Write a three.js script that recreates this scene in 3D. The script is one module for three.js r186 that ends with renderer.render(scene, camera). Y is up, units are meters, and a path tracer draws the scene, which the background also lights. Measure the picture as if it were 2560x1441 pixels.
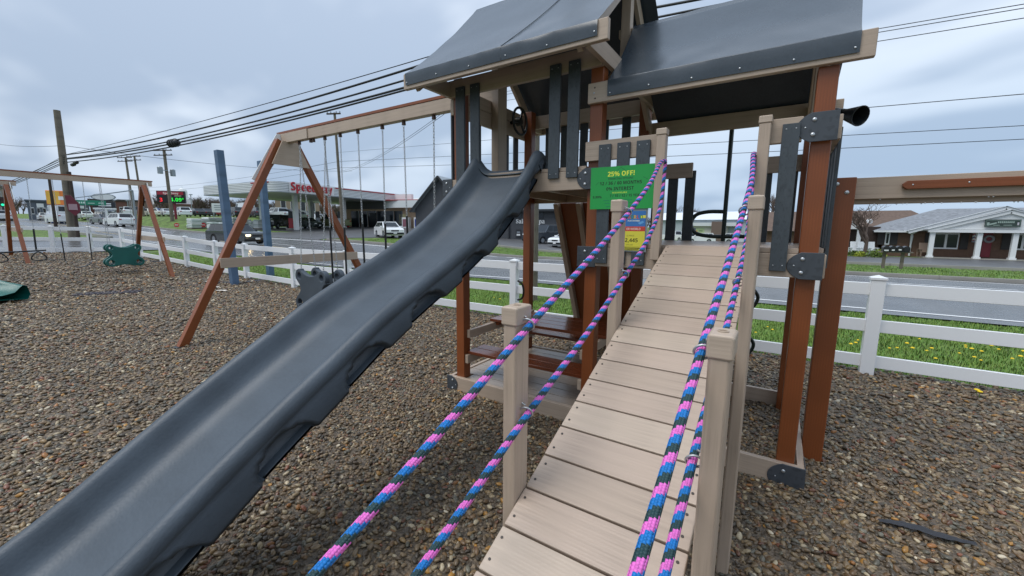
import * as THREE from 'three';
import { RoundedBoxGeometry } from 'three/addons/geometries/RoundedBoxGeometry.js';
import { TextGeometry } from 'three/addons/geometries/TextGeometry.js';
import { FontLoader } from 'three/addons/loaders/FontLoader.js';
import { mergeGeometries, mergeVertices } from 'three/addons/utils/BufferGeometryUtils.js';

// ---------------------------------------------------------------- camera, sky, sun, exposure
const scene = new THREE.Scene();
const rad = THREE.MathUtils.degToRad;
const camera = new THREE.PerspectiveCamera(70.53, 2560 / 1441, 0.05, 4000);
const EYE = new THREE.Vector3(0, 1.619, 0);
camera.position.copy(EYE);
camera.rotation.order = 'YXZ';
camera.rotation.set(-rad(8.266), rad(33.037), rad(0.478));
camera.updateMatrixWorld();
const renderer = new THREE.WebGLRenderer({ antialias: true });
renderer.setSize(1024, 576);
renderer.toneMapping = THREE.LinearToneMapping;
renderer.toneMappingExposure = 1.5;
renderer.shadowMap.enabled = true;

// seeded random and periodic value noise
let seedState = 7;
const rnd = () => { seedState = (seedState + 0x6d2b79f5) | 0; let t = Math.imul(seedState ^ (seedState >>> 15), 1 | seedState); t = (t + Math.imul(t ^ (t >>> 7), 61 | t)) ^ t; return ((t ^ (t >>> 14)) >>> 0) / 4294967296; };
const rr = (a, b) => a + (b - a) * rnd();
const reseed = (n) => { seedState = n; };
const hash2 = (x, y, s) => { let h = Math.imul(x, 374761393) ^ Math.imul(y, 668265263) ^ Math.imul(s, 2246822519); h = Math.imul(h ^ (h >>> 13), 1274126177); return ((h ^ (h >>> 16)) >>> 0) / 4294967296; };
const sm = (t) => t * t * (3 - 2 * t);
const clamp = (x, a = 0, b = 1) => Math.min(b, Math.max(a, x));
const step = (a, b, x) => sm(clamp((x - a) / (b - a)));
const lerp = (a, b, t) => a + (b - a) * t;
function vnoise(x, y, per, s = 1) {
  const xi = Math.floor(x), yi = Math.floor(y), fx = sm(x - xi), fy = sm(y - yi), w = (n) => (per ? ((n % per) + per) % per : n);
  const a = hash2(w(xi), w(yi), s), b = hash2(w(xi + 1), w(yi), s), c = hash2(w(xi), w(yi + 1), s), d = hash2(w(xi + 1), w(yi + 1), s);
  return lerp(lerp(a, b, fx), lerp(c, d, fx), fy);
}
function fbm(x, y, per, oct = 4, s = 1) { let v = 0, a = 0.5, n = 0; for (let i = 0; i < oct; i++) { v += a * vnoise(x, y, per, s + i); n += a; x *= 2; y *= 2; if (per) per *= 2; a *= 0.5; } return v / n; }

// overcast sky with long soft cloud rolls, bluer low down to the north-east
{
  const W = 1024, Hh = 512, data = new Float32Array(W * Hh * 4);
  for (let j = 0; j < Hh; j++) for (let i = 0; i < W; i++) {
    const th = ((i + 0.5) / W - 0.5) * Math.PI * 2, el = ((j + 0.5) / Hh - 0.5) * Math.PI;
    const y = Math.sin(el), c = Math.cos(el), x = Math.cos(th) * c, z = Math.sin(th) * c;
    const yy = Math.max(y, 0), k = 1 / (yy + 0.16), px = x * k, pz = z * k;
    const u = px * 0.94 + pz * 0.34, v = -px * 0.34 + pz * 0.94;
    const wv = fbm(u * 0.5 + 9, v * 0.5 + 3, 0, 3, 21);
    let n = fbm(u * 0.42 + wv * 1.6 + 40, v * 1.15 + wv * 1.2 + 17, 0, 5, 5);
    const fine = fbm(u * 1.7 + 11 + wv * 2, v * 3.4 + 31, 0, 4, 33);
    n = n * 0.72 + fine * 0.28;
    let t = step(0.4, 0.6, n);
    const low = 1 - step(0.05, 0.5, yy);
    const blue = clamp(0.5 + 0.5 * (x * 0.25 - z * 0.97)) ** 2;
    let r = lerp(0.275, 0.53, t), g = lerp(0.335, 0.58, t), b = lerp(0.43, 0.65, t);
    const hb = low * (0.28 + 0.72 * blue) * 0.72;
    r = lerp(r, 0.3, hb * 0.85); g = lerp(g, 0.42, hb * 0.8); b = lerp(b, 0.58, hb * 0.75);
    const up = 0.92 + 0.85 * Math.pow(yy, 1.2);
    const o = (j * W + i) * 4;
    data[o] = r * up; data[o + 1] = g * up; data[o + 2] = b * up; data[o + 3] = 1;
  }
  const sky = new THREE.DataTexture(data, W, Hh, THREE.RGBAFormat, THREE.FloatType);
  sky.mapping = THREE.EquirectangularReflectionMapping; sky.colorSpace = THREE.LinearSRGBColorSpace;
  sky.magFilter = sky.minFilter = THREE.LinearFilter; sky.wrapS = THREE.RepeatWrapping; sky.needsUpdate = true;
  scene.background = sky; scene.environment = sky;
}
const sun = new THREE.DirectionalLight(new THREE.Color(1, 0.97, 0.93), 1.5);
sun.position.set(-22, 60, 26); sun.target.position.set(-3, 0, -3);
sun.castShadow = true; sun.shadow.radius = 70;
Object.assign(sun.shadow.camera, { left: -40, right: 40, top: 40, bottom: -40, near: 1, far: 160 });
sun.shadow.mapSize.set(2048, 2048);
scene.add(sun, sun.target);

// ---------------------------------------------------------------- pixel helpers: a pixel gives a direction, the place gives the distance
const FPX = 1019;
const dirPx = (x, y) => new THREE.Vector3((x - 1280) / FPX, -(y - 720.5) / FPX, -1).applyQuaternion(camera.quaternion);
const onY = (x, y, h) => { const d = dirPx(x, y); return EYE.clone().addScaledVector(d, (h - EYE.y) / d.y); };
const onZ = (x, y, z) => { const d = dirPx(x, y); return EYE.clone().addScaledVector(d, z / d.z); };
const onX = (x, y, v) => { const d = dirPx(x, y); return EYE.clone().addScaledVector(d, v / d.x); };
const onR = (x, y, r) => { const d = dirPx(x, y); return EYE.clone().addScaledVector(d, r / Math.hypot(d.x, d.z)); };
// lie of the land: level at the playground, rising to the west, the far lots a little raised
const HT = [[-2000, 16], [-400, 6.5], [-150, 3], [-75, 1.6], [-34, 0.8], [-24, 0.48], [-18.7, 0.27], [-15.5, 0.07], [-13, 0], [3000, 0]];
function gH(x, z) {
  let h = 0;
  for (let i = 0; i < HT.length - 1; i++) if (x >= HT[i][0] && x <= HT[i + 1][0]) { h = lerp(HT[i][1], HT[i + 1][1], (x - HT[i][0]) / (HT[i + 1][0] - HT[i][0])); break; }
  h -= 0.008 * clamp(-z - 12, 0, 70) * clamp((x + 45) / 30);
  h += 0.6 * step(24, 46, -z) * step(30, 46, -x) + 1.25 * step(20.2, 25, -z) * step(64, 78, -x) - 0.4 * step(8, 11.5, -z) * step(21, 17, -z) * step(12, 24, -x) * step(80, 55, -x);
  return h;
}
const onG = (x, y) => { const d = dirPx(x, y); let t = 0.5; for (; t < 500; t += 0.25) { const p = EYE.clone().addScaledVector(d, t); if (p.y < gH(p.x, p.z)) break; } let lo = t - 0.25; for (let i = 0; i < 30; i++) { const m = (lo + t) / 2, p = EYE.clone().addScaledVector(d, m); if (p.y < gH(p.x, p.z)) t = m; else lo = m; } return EYE.clone().addScaledVector(d, t); };

// ---------------------------------------------------------------- textures and materials
function tex(n, fn, { srgb = true, rep = [1, 1], m = n } = {}) {
  const d = new Uint8Array(n * m * 4);
  for (let j = 0; j < m; j++) for (let i = 0; i < n; i++) { const c = fn(i / n, j / m), o = (j * n + i) * 4; d[o] = clamp(c[0]) * 255; d[o + 1] = clamp(c[1]) * 255; d[o + 2] = clamp(c[2]) * 255; d[o + 3] = 255; }
  const t = new THREE.DataTexture(d, n, m, THREE.RGBAFormat); t.wrapS = t.wrapT = THREE.RepeatWrapping; t.magFilter = THREE.LinearFilter; t.minFilter = THREE.LinearMipmapLinearFilter; t.generateMipmaps = true;
  if (srgb) t.colorSpace = THREE.SRGBColorSpace; t.repeat.set(...rep); t.needsUpdate = true; return t;
}
const gray = (v) => [v, v, v];
const T = {};
T.plank = tex(256, (u, v) => gray(0.9 + 0.1 * fbm(u * 4, v * 40, 4, 3, 3) - 0.06 * step(0.62, 0.8, fbm(u * 6, v * 60, 2, 3, 9)) - 0.05 * fbm(u * 3, v * 3, 3, 3, 14)));
T.plankB = tex(256, (u, v) => gray(0.35 + 0.5 * fbm(u * 8, v * 90, 2, 2, 4) + 0.15 * fbm(u * 60, v * 60, 60, 2, 7)), { srgb: false });
T.wood = tex(256, (u, v) => { const g = fbm(u * 3, v * 34, 1, 4, 11), k = fbm(u * 2, v * 2, 2, 3, 2); const t = 0.78 + 0.3 * (g - 0.5) + 0.16 * k; return [t, t * 0.985, t * 0.96]; });
T.woodB = tex(256, (u, v) => gray(0.3 + 0.7 * fbm(u * 3, v * 46, 1, 4, 11)), { srgb: false });
T.pole = tex(256, (u, v) => { const g = fbm(u * 3, v * 26, 1, 4, 61), c = step(0.6, 0.72, fbm(u * 2, v * 18, 1, 3, 71)); const t = 0.62 + 0.5 * (g - 0.5) - 0.3 * c; return [t * 1.02, t, t * 0.95]; });
T.speck = tex(256, (u, v) => gray(0.88 + 0.12 * fbm(u * 24, v * 24, 24, 3, 5) - 0.1 * step(0.7, 0.78, vnoise(u * 60, v * 60, 60, 4))));
T.mottle = tex(256, (u, v) => gray(0.84 + 0.2 * fbm(u * 5, v * 5, 5, 4, 6) + 0.05 * (vnoise(u * 128, v * 128, 128, 9) - 0.5)));
T.mottleB = tex(256, (u, v) => gray(0.5 + 0.5 * (vnoise(u * 100, v * 100, 100, 12) - 0.5) + 0.4 * (fbm(u * 18, v * 18, 18, 3, 3) - 0.5)), { srgb: false });
T.tarp = tex(512, (u, v) => gray(0.86 + 0.14 * fbm(u * 6, v * 6, 6, 4, 8) + 0.05 * (vnoise(u * 200, v * 200, 200, 2) - 0.5)));
T.tarpB = tex(512, (u, v) => { const w = fbm(u * 3, v * 3, 3, 3, 51); const r = Math.abs(fbm(u * 5 + w, v * 3 + 2 * w, 0, 3, 52) - 0.5); return gray(0.5 + 0.3 * (fbm(u * 4, v * 4, 4, 3, 53) - 0.5) + 0.0 * r + 0.03 * (vnoise(u * 256, v * 256, 256, 3) - 0.5)); }, { srgb: false });
T.gravel = tex(512, (u, v) => { const a = fbm(u * 70, v * 70, 70, 2, 3), b = vnoise(u * 110, v * 110, 110, 8), c = fbm(u * 6, v * 6, 6, 3, 5); const t = 0.2 + 0.34 * a * b + 0.12 * c; return [t * 1.1, t * 0.96, t * 0.78]; });
T.gravelB = tex(512, (u, v) => gray(vnoise(u * 90, v * 90, 90, 3) * 0.7 + 0.3 * vnoise(u * 180, v * 180, 180, 5)), { srgb: false });
T.grass = tex(512, (u, v) => { const a = fbm(u * 60, v * 60, 60, 3, 31), b = fbm(u * 5, v * 5, 5, 4, 32); const t = 0.55 + 0.5 * (a - 0.5) + 0.35 * (b - 0.5); return [t * 0.66, t * 0.82, t * 0.38]; });
T.grassB = tex(512, (u, v) => gray(vnoise(u * 150, v * 150, 150, 4)), { srgb: false });
T.road = tex(512, (u, v) => gray(0.36 + 0.1 * (fbm(u * 120, v * 120, 120, 2, 41) - 0.5) + 0.12 * (fbm(u * 6, v * 6, 6, 4, 42) - 0.5)));
T.roadR = tex(512, (u, v) => gray(0.2 + 0.22 * step(0.35, 0.7, fbm(u * 3, v * 16, 1, 4, 44)) + 0.1 * vnoise(u * 170, v * 170, 170, 2)), { srgb: false });
T.roadB = tex(512, (u, v) => gray(vnoise(u * 200, v * 200, 200, 4)), { srgb: false });
T.shingle = tex(256, (u, v) => { const row = Math.floor(v * 32), t = 0.8 + 0.2 * hash2(Math.floor(u * 24 + (row % 2) * 0.5) % 24, row, 3) - 0.1 * (v * 32 - row < 0.15 ? 1 : 0); return gray(t); });
T.brick = tex(256, (u, v) => { const t = 0.75 + 0.35 * (fbm(u * 40, v * 100, 20, 2, 3) - 0.5) + 0.1 * (fbm(u * 5, v * 5, 5, 2, 6) - 0.5); return [t, t * 0.96, t * 0.92]; });
const MATS = {};
function mat(name, hex, rough, o = {}) {
  const { phys, ...p } = o, C = phys ? THREE.MeshPhysicalMaterial : THREE.MeshStandardMaterial;
  const m = new C({ color: hex, roughness: rough, ...p }); m.name = name; return (MATS[name] = m);
}
const M = {
  tan: mat('tan composite', '#bda995', 0.42, { map: T.plank, bumpMap: T.plankB, bumpScale: 0.0012 }),
  tanB: mat('tan composite board', '#bfaa97', 0.38, { map: T.plank, bumpMap: T.plankB, bumpScale: 0.0012 }),
  tanC: mat('tan composite board darker', '#b8a491', 0.4, { map: T.plank, bumpMap: T.plankB, bumpScale: 0.0012 }),
  tanD: mat('tan composite board lighter', '#c3b09c', 0.4, { map: T.plank, bumpMap: T.plankB, bumpScale: 0.0012 }),
  floor: mat('wet tan deck board', '#a59686', 0.22, { map: T.plank, bumpMap: T.plankB, bumpScale: 0.0008 }),
  brown: mat('red-brown stained timber', '#94522a', 0.38, { map: T.wood, bumpMap: T.woodB, bumpScale: 0.0015 }),
  brownWet: mat('wet brown plank', '#7a4027', 0.16, { map: T.wood, bumpMap: T.woodB, bumpScale: 0.0006 }),
  slat: mat('charcoal slat', '#454c51', 0.42, { map: T.speck, bumpMap: T.mottleB, bumpScale: 0.0006 }),
  plate: mat('charcoal bracket plate', '#474c52', 0.4, { map: T.speck }),
  slide: mat('charcoal moulded plastic', '#47515a', 0.5, { map: T.mottle, bumpMap: T.mottleB, bumpScale: 0.001 }),
  tarp: mat('grey vinyl canopy', '#444d55', 0.27, { map: T.tarp, bumpMap: T.tarpB, bumpScale: 0.003, side: THREE.DoubleSide }),
  white: mat('white vinyl', '#e2e4e5', 0.38),
  steel: mat('zinc bolt', '#b9bcbe', 0.35, { metalness: 0.8 }),
  chain: mat('galvanised chain', '#b4b7b8', 0.42, { metalness: 0.75 }),
  darkMetal: mat('rusty hanger', '#4b3a33', 0.55, { metalness: 0.4 }),
  screw: mat('dark screw', '#3a332d', 0.5),
  green: mat('dark green pipe', '#12241f', 0.3),
  black: mat('black rubber', '#17191a', 0.5),
  plasticBlack: mat('black plastic', '#1b1f21', 0.35),
  teal: mat('teal plastic', '#0f5f57', 0.35, { map: T.mottle, bumpMap: T.mottleB, bumpScale: 0.002 }),
  blue: mat('weathered blue painted timber', '#7ba3d6', 0.55, { map: T.pole }),
  poleWood: mat('weathered pole wood', '#aaa297', 0.8, { map: T.pole, bumpMap: T.pole, bumpScale: 0.006 }),
  poleDark: mat('dark pole wood', '#5d4f48', 0.8, { map: T.pole }),
  cable: mat('black cable', '#1d2023', 0.5),
  galv: mat('grey galvanised steel', '#8f979d', 0.45, { metalness: 0.4 }),
  glass: mat('dark window glass', '#1a2126', 0.08),
  rubber: mat('tyre', '#15161a', 0.7),
  rim: mat('alloy rim', '#8d9297', 0.35, { metalness: 0.6 }),
  chrome: mat('grille', '#2a2d30', 0.3, { metalness: 0.5 }),
  lampW: mat('headlight glass', '#cfd2cf', 0.15),
  lampR: mat('tail light', '#8e1016', 0.2),
  trim: mat('white trim', '#d9dcdc', 0.5),
  asphalt: mat('wet asphalt', '#ffffff', 1, { map: T.road, roughnessMap: T.roadR, bumpMap: T.roadB, bumpScale: 0.002 }),
  lot: mat('damp lot paving', '#e8e8ea', 0.45, { map: T.road, bumpMap: T.roadB, bumpScale: 0.002 }),
  concrete: mat('concrete', '#9b9891', 0.7, { map: T.mottle }),
  grass: mat('grass', '#ffffff', 0.9, { map: T.grass, bumpMap: T.grassB, bumpScale: 0.03 }),
  gravel: mat('gravel base', '#ffffff', 0.55, { map: T.gravel, bumpMap: T.gravelB, bumpScale: 0.015 }),
  yellowLine: mat('yellow road paint', '#b8993a', 0.5), whiteLine: mat('white road paint', '#d8d9d8', 0.5),
};
const cv = (w, h, draw) => { const c = document.createElement('canvas'); c.width = w; c.height = h; draw(c.getContext('2d'), w, h); const t = new THREE.CanvasTexture(c); t.colorSpace = THREE.SRGBColorSpace; t.magFilter = THREE.LinearFilter; t.anisotropy = 4; return t; };

// ---------------------------------------------------------------- object helpers
const V3 = (x, y, z) => new THREE.Vector3(x, y, z);
const used = new Map();
const numbered = (n) => { const k = used.get(n) || 0; used.set(n, k + 1); return k ? n + '_' + String(k).padStart(3, '0') : n; };
function thing(name, label, category, { at = [0, 0, 0], turn = 0, group } = {}) {
  const o = new THREE.Group(); o.name = numbered(name); o.position.set(...(at.isVector3 ? at.toArray() : at)); o.rotation.y = turn;
  o.userData = { label, category }; if (group) o.userData.group = group; scene.add(o); return o;
}
function sub(parent, name, at = [0, 0, 0], turn = 0) { const g = new THREE.Group(); g.name = name; g.position.set(...(at.isVector3 ? at.toArray() : at)); g.rotation.y = turn; parent.add(g); return g; }
function part(parent, name, geo, m, at, rot) {
  const o = new THREE.Mesh(geo, m); o.name = name; o.castShadow = o.receiveShadow = true;
  if (at) o.position.set(...(at.isVector3 ? at.toArray() : at)); if (rot) o.rotation.set(...rot); parent.add(o); return o;
}
function structure(name, geo, m) { const o = part(scene, numbered(name), geo, m); o.userData.kind = 'structure'; return o; }
function copyThing(src, label, at, turn = 0) { const c = src.clone(); c.name = numbered(src.name.replace(/_\d{3}$/, '')); c.userData = { ...src.userData }; if (label) c.userData.label = label; c.position.set(...(at.isVector3 ? at.toArray() : at)); c.rotation.y = turn; scene.add(c); return c; }
// uv in metres, u along the longest side
function muv(g, off = 0) {
  g.computeBoundingBox(); const s = g.boundingBox.getSize(new THREE.Vector3()), a = s.toArray(), L = a.indexOf(Math.max(...a));
  const p = g.attributes.position, n = g.attributes.normal, uv = new Float32Array(p.count * 2);
  for (let i = 0; i < p.count; i++) {
    const q = [p.getX(i), p.getY(i), p.getZ(i)], m = [Math.abs(n.getX(i)), Math.abs(n.getY(i)), Math.abs(n.getZ(i))], k = m.indexOf(Math.max(...m));
    let ax = [0, 1, 2].filter((t) => t !== k); if (ax[1] === L) ax = [ax[1], ax[0]];
    uv[2 * i] = q[ax[0]] + off; uv[2 * i + 1] = q[ax[1]] * 2 + off * 1.7 + k * 0.31;
  }
  g.setAttribute('uv', new THREE.BufferAttribute(uv, 2)); return g;
}
const geoCache = new Map();
function boxGeo(w, h, d, r = 0.004, v = 0) {
  const k = [w, h, d, r].map((x) => x.toFixed(4)).join() + '/' + v; if (geoCache.has(k)) return geoCache.get(k);
  const g = muv(r > 0 ? new RoundedBoxGeometry(w, h, d, 1, Math.min(r, w / 3, h / 3, d / 3)) : new THREE.BoxGeometry(w, h, d), v * 0.37); geoCache.set(k, g); return g;
}
let vary = 0;
// axis-aligned piece by its limits
const blk = (parent, name, x0, x1, y0, y1, z0, z1, m, r = 0.004) => part(parent, name, boxGeo(Math.abs(x1 - x0), Math.abs(y1 - y0), Math.abs(z1 - z0), r, vary++ % 3), m, [(x0 + x1) / 2, (y0 + y1) / 2, (z0 + z1) / 2]);
// a bar with a w × h section from a to b
function bar(parent, name, a, b, w, h, m, r = 0.004, up = V3(0, 1, 0)) {
  const d = b.clone().sub(a), L = d.length(), o = part(parent, name, boxGeo(w, h, L, r, vary++ % 3), m);
  const z = d.normalize(), x = new THREE.Vector3().crossVectors(up, z).normalize(), y = new THREE.Vector3().crossVectors(z, x);
  o.quaternion.setFromRotationMatrix(new THREE.Matrix4().makeBasis(x, y, z)); o.position.copy(a).add(b).multiplyScalar(0.5); return o;
}
const tubeGeo = (pts, r, seg = 24, rs = 6, closed = false) => new THREE.TubeGeometry(new THREE.CatmullRomCurve3(pts, closed), seg, r, rs, closed);
function cylBetween(parent, name, a, b, r0, r1, m, seg = 10) {
  const d = b.clone().sub(a), L = d.length(), g = new THREE.CylinderGeometry(r1, r0, L, seg, 1); const uv = g.attributes.uv; for (let i = 0; i < uv.count; i++) uv.setXY(i, uv.getY(i) * L, uv.getX(i) * 6.3 * r0);
  const o = part(parent, name, g, m); o.quaternion.setFromUnitVectors(V3(0, 1, 0), d.normalize()); o.position.copy(a).add(b).multiplyScalar(0.5); return o;
}
const moved = (g, x = 0, y = 0, z = 0, rx = 0, ry = 0, rz = 0) => { if (rx) g.rotateX(rx); if (ry) g.rotateY(ry); if (rz) g.rotateZ(rz); g.translate(x, y, z); return g; };
const merge = (list) => mergeGeometries(list.map((g) => { const h = g.index ? g.toNonIndexed() : g; for (const k of Object.keys(h.attributes)) if (!['position', 'normal', 'uv'].includes(k)) h.deleteAttribute(k); return h; }));
function gridGeo(nu, nv, fn, uvfn) {
  const pos = [], uv = [], idx = [];
  for (let j = 0; j <= nv; j++) for (let i = 0; i <= nu; i++) { const p = fn(i / nu, j / nv); pos.push(...p); const q = uvfn ? uvfn(p, i / nu, j / nv) : [p[0], p[2]]; uv.push(q[0], q[1]); }
  for (let j = 0; j < nv; j++) for (let i = 0; i < nu; i++) { const a = j * (nu + 1) + i, b = a + 1, c = a + nu + 1, d = c + 1; idx.push(a, b, c, b, d, c); }
  const g = new THREE.BufferGeometry(); g.setAttribute('position', new THREE.Float32BufferAttribute(pos, 3)); g.setAttribute('uv', new THREE.Float32BufferAttribute(uv, 2)); g.setIndex(idx); g.computeVertexNormals(); return g;
}
const ext = (pts, depth, bevel = 0, holes = []) => { const s = new THREE.Shape(pts.map((p) => new THREE.Vector2(...p))); holes.forEach((h) => s.holes.push(h)); return new THREE.ExtrudeGeometry(s, { depth, bevelEnabled: bevel > 0, bevelSize: bevel, bevelThickness: bevel, bevelSegments: 2, curveSegments: 12 }); };
const tableFn = (tb) => (x) => { if (x <= tb[0][0]) return tb[0][1]; for (let i = 0; i < tb.length - 1; i++) if (x <= tb[i + 1][0]) return lerp(tb[i][1], tb[i + 1][1], (x - tb[i][0]) / (tb[i + 1][0] - tb[i][0])); return tb[tb.length - 1][1]; };
const font = await new FontLoader().loadAsync('fonts/droid/droid_sans_bold.typeface.json');
const serif = await new FontLoader().loadAsync('fonts/droid/droid_serif_bold.typeface.json');
const text3 = (s, size, depth, f = font) => { const g = new TextGeometry(s, { font: f, size, depth, curveSegments: 4, bevelEnabled: false }); g.computeBoundingBox(); g.translate(-g.boundingBox.min.x, 0, 0); return g; };

// ---------------------------------------------------------------- the setting
const fencePts = [[8.3, -5.95], [5.85, -6.0], [3.4, -6.03], [0.97, -6.05], [-1.45, -6.05], [-3.87, -6.03], [-6.3, -6.02], [-8.6, -6], [-10.9, -5.95], [-13.7, -6.02], [-15.5, -5.92], [-17.4, -5.76], [-19.2, -5.6], [-21.1, -5.5], [-23.2, -5.5], [-24.15, -4.72], [-24.55, -3.72], [-25.2, -2.6], [-25.9, -1.2], [-26.5, 0.4]];
const fenceZ = tableFn([...fencePts].reverse().map((p) => [p[0], p[1]]));
const roadNear = tableFn([[-400, -8], [-34, -8], [-24, -7.9], [-18, -9.5], [-8, -10.7], [400, -10.7]]);
const roadFar = tableFn([[-400, -22], [-90, -19.5], [-45, -18.6], [-28, -20], [0, -20.8], [400, -22]]);
{ // the lawn and land: one sheet out to the horizon
  const ax = []; for (let i = -60; i <= 60; i++) ax.push(Math.sign(i) * (Math.abs(i) * 0.7 + Math.pow(Math.abs(i) / 60, 5) * 2600));
  const n = ax.length - 1;
  structure('ground', gridGeo(n, n, (u, v) => { const x = ax[Math.round(u * n)] - 10, z = ax[n - Math.round(v * n)] - 12; return [x, gH(x, z) - 0.03, z]; }, (p) => [p[0] / 3, p[2] / 3]), M.grass);
}
function strip(name, x0, x1, dx, zA, zB, nz, yo, m, uvs = 1 / 3) {
  const n = Math.max(1, Math.round((x1 - x0) / dx));
  return structure(name, gridGeo(n, nz, (u, v) => { const x = lerp(x0, x1, u), z = lerp(zB(x), zA(x), v); return [x, gH(x, z) + yo, z]; }, (p) => [p[0] * uvs, p[2] * uvs]), m);
}
// turn the faces of strips upwards: gridGeo winds (u right, v away) so zB is the near side
const wob = (x) => 0.08 * (fbm(x * 1.3, 3.3, 0, 3, 77) - 0.5);
const gravelEdge = (x) => fenceZ(x) - 0.16 + wob(x) * 2;
strip('gravel_bed', -26.2, 9, 0.4, gravelEdge, () => 7, 40, 0.0, M.gravel, 0.9);
strip('road', -420, 320, 4, (x) => roadFar(x), (x) => roadNear(x), 10, 0.004, M.asphalt, 0.22);
strip('side_street', -33.5, -24.6, 0.75, (x) => roadNear(x) - 0.2, () => 24, 20, 0.01, M.asphalt, 0.22);
strip('station_lot', -66, -31.5, 3, () => -75, (x) => (x < -52 ? -24.2 : -26), 24, 0.008, M.lot, 0.22);
strip('station_entrance', -46, -32, 1, () => -26, (x) => roadFar(x), 6, 0.008, M.lot, 0.22);
strip('salon_lot', -31.5, -6, 2, () => -70, () => -27.5, 20, 0.006, M.lot, 0.22);
strip('shop_lot', -6, 60, 2, () => -41.5, () => -29, 10, 0.008, M.lot, 0.22);
strip('far_lot', -6, 60, 3, () => -130, () => -62, 12, -0.01, M.lot, 0.22);
{ // road paint as thin sheets on the road
  const line = (name, f, w, m, x0 = -200, x1 = 120, on = 0) => { const gs = []; if (!on) gs.push(gridGeo(Math.round((x1 - x0) / 4), 1, (u, v) => { const x = lerp(x0, x1, u), z = f(x) + (0.5 - v) * w; return [x, gH(x, z) + 0.009, z]; })); else for (let x = x0; x < x1; x += on * 3) gs.push(gridGeo(2, 1, (u, v) => { const q = x + u * on, z = f(q) + (0.5 - v) * w; return [q, gH(q, z) + 0.009, z]; })); structure(name, merge(gs), m); };
  line('edge_line', (x) => roadNear(x) - 0.55, 0.12, M.whiteLine, -31, 120);
  line('edge_line', (x) => roadFar(x) + 0.6, 0.12, M.whiteLine);
  line('centre_line', (x) => (roadNear(x) + roadFar(x)) / 2 - 0.9, 0.11, M.yellowLine);
  line('centre_line', (x) => (roadNear(x) + roadFar(x)) / 2 + 0.9, 0.11, M.yellowLine);
  line('lane_line', (x) => roadNear(x) * 0.28 + roadFar(x) * 0.72, 0.11, M.whiteLine, -150, 100, 3);
}
function kerb(name, pts, w = 0.16, h = 0.13) {
  const gs = []; for (let i = 0; i < pts.length - 1; i++) { const [x0, z0] = pts[i], [x1, z1] = pts[i + 1], L = Math.hypot(x1 - x0, z1 - z0), y0 = gH(x0, z0), y1 = gH(x1, z1), g = new THREE.BoxGeometry(L + 0.02, h + 0.1, w); g.rotateZ(Math.atan2(y1 - y0, L)); g.rotateY(-Math.atan2(z1 - z0, x1 - x0)); g.translate((x0 + x1) / 2, (y0 + y1) / 2 + h / 2 - 0.05, (z0 + z1) / 2); gs.push(g); }
  structure(name, merge(gs), M.concrete);
}
{ const k1 = []; for (let x = -31; x <= 90; x += 3) k1.push([x, roadFar(x) - 0.1]); kerb('kerb', k1);
  const k2 = []; for (let x = -140; x <= -47; x += 4) k2.push([x, roadFar(x) - 0.1]); kerb('kerb', k2);
  const k3 = []; for (let x = -31; x <= -7; x += 3) k3.push([x, -27.4]); kerb('kerb', k3);
  const k5 = []; for (let x = -5; x <= 60; x += 5) k5.push([x, -28.9]); kerb('kerb', k5);
  kerb('kerb', [[-33.6, 14], [-33.6, 2], [-33.4, -3], [-33.6, -5.5], [-34.3, -7.2], [-35.4, -7.9], [-38, -8], [-46, -8], [-60, -8], [-90, -8]]);
}
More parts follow.
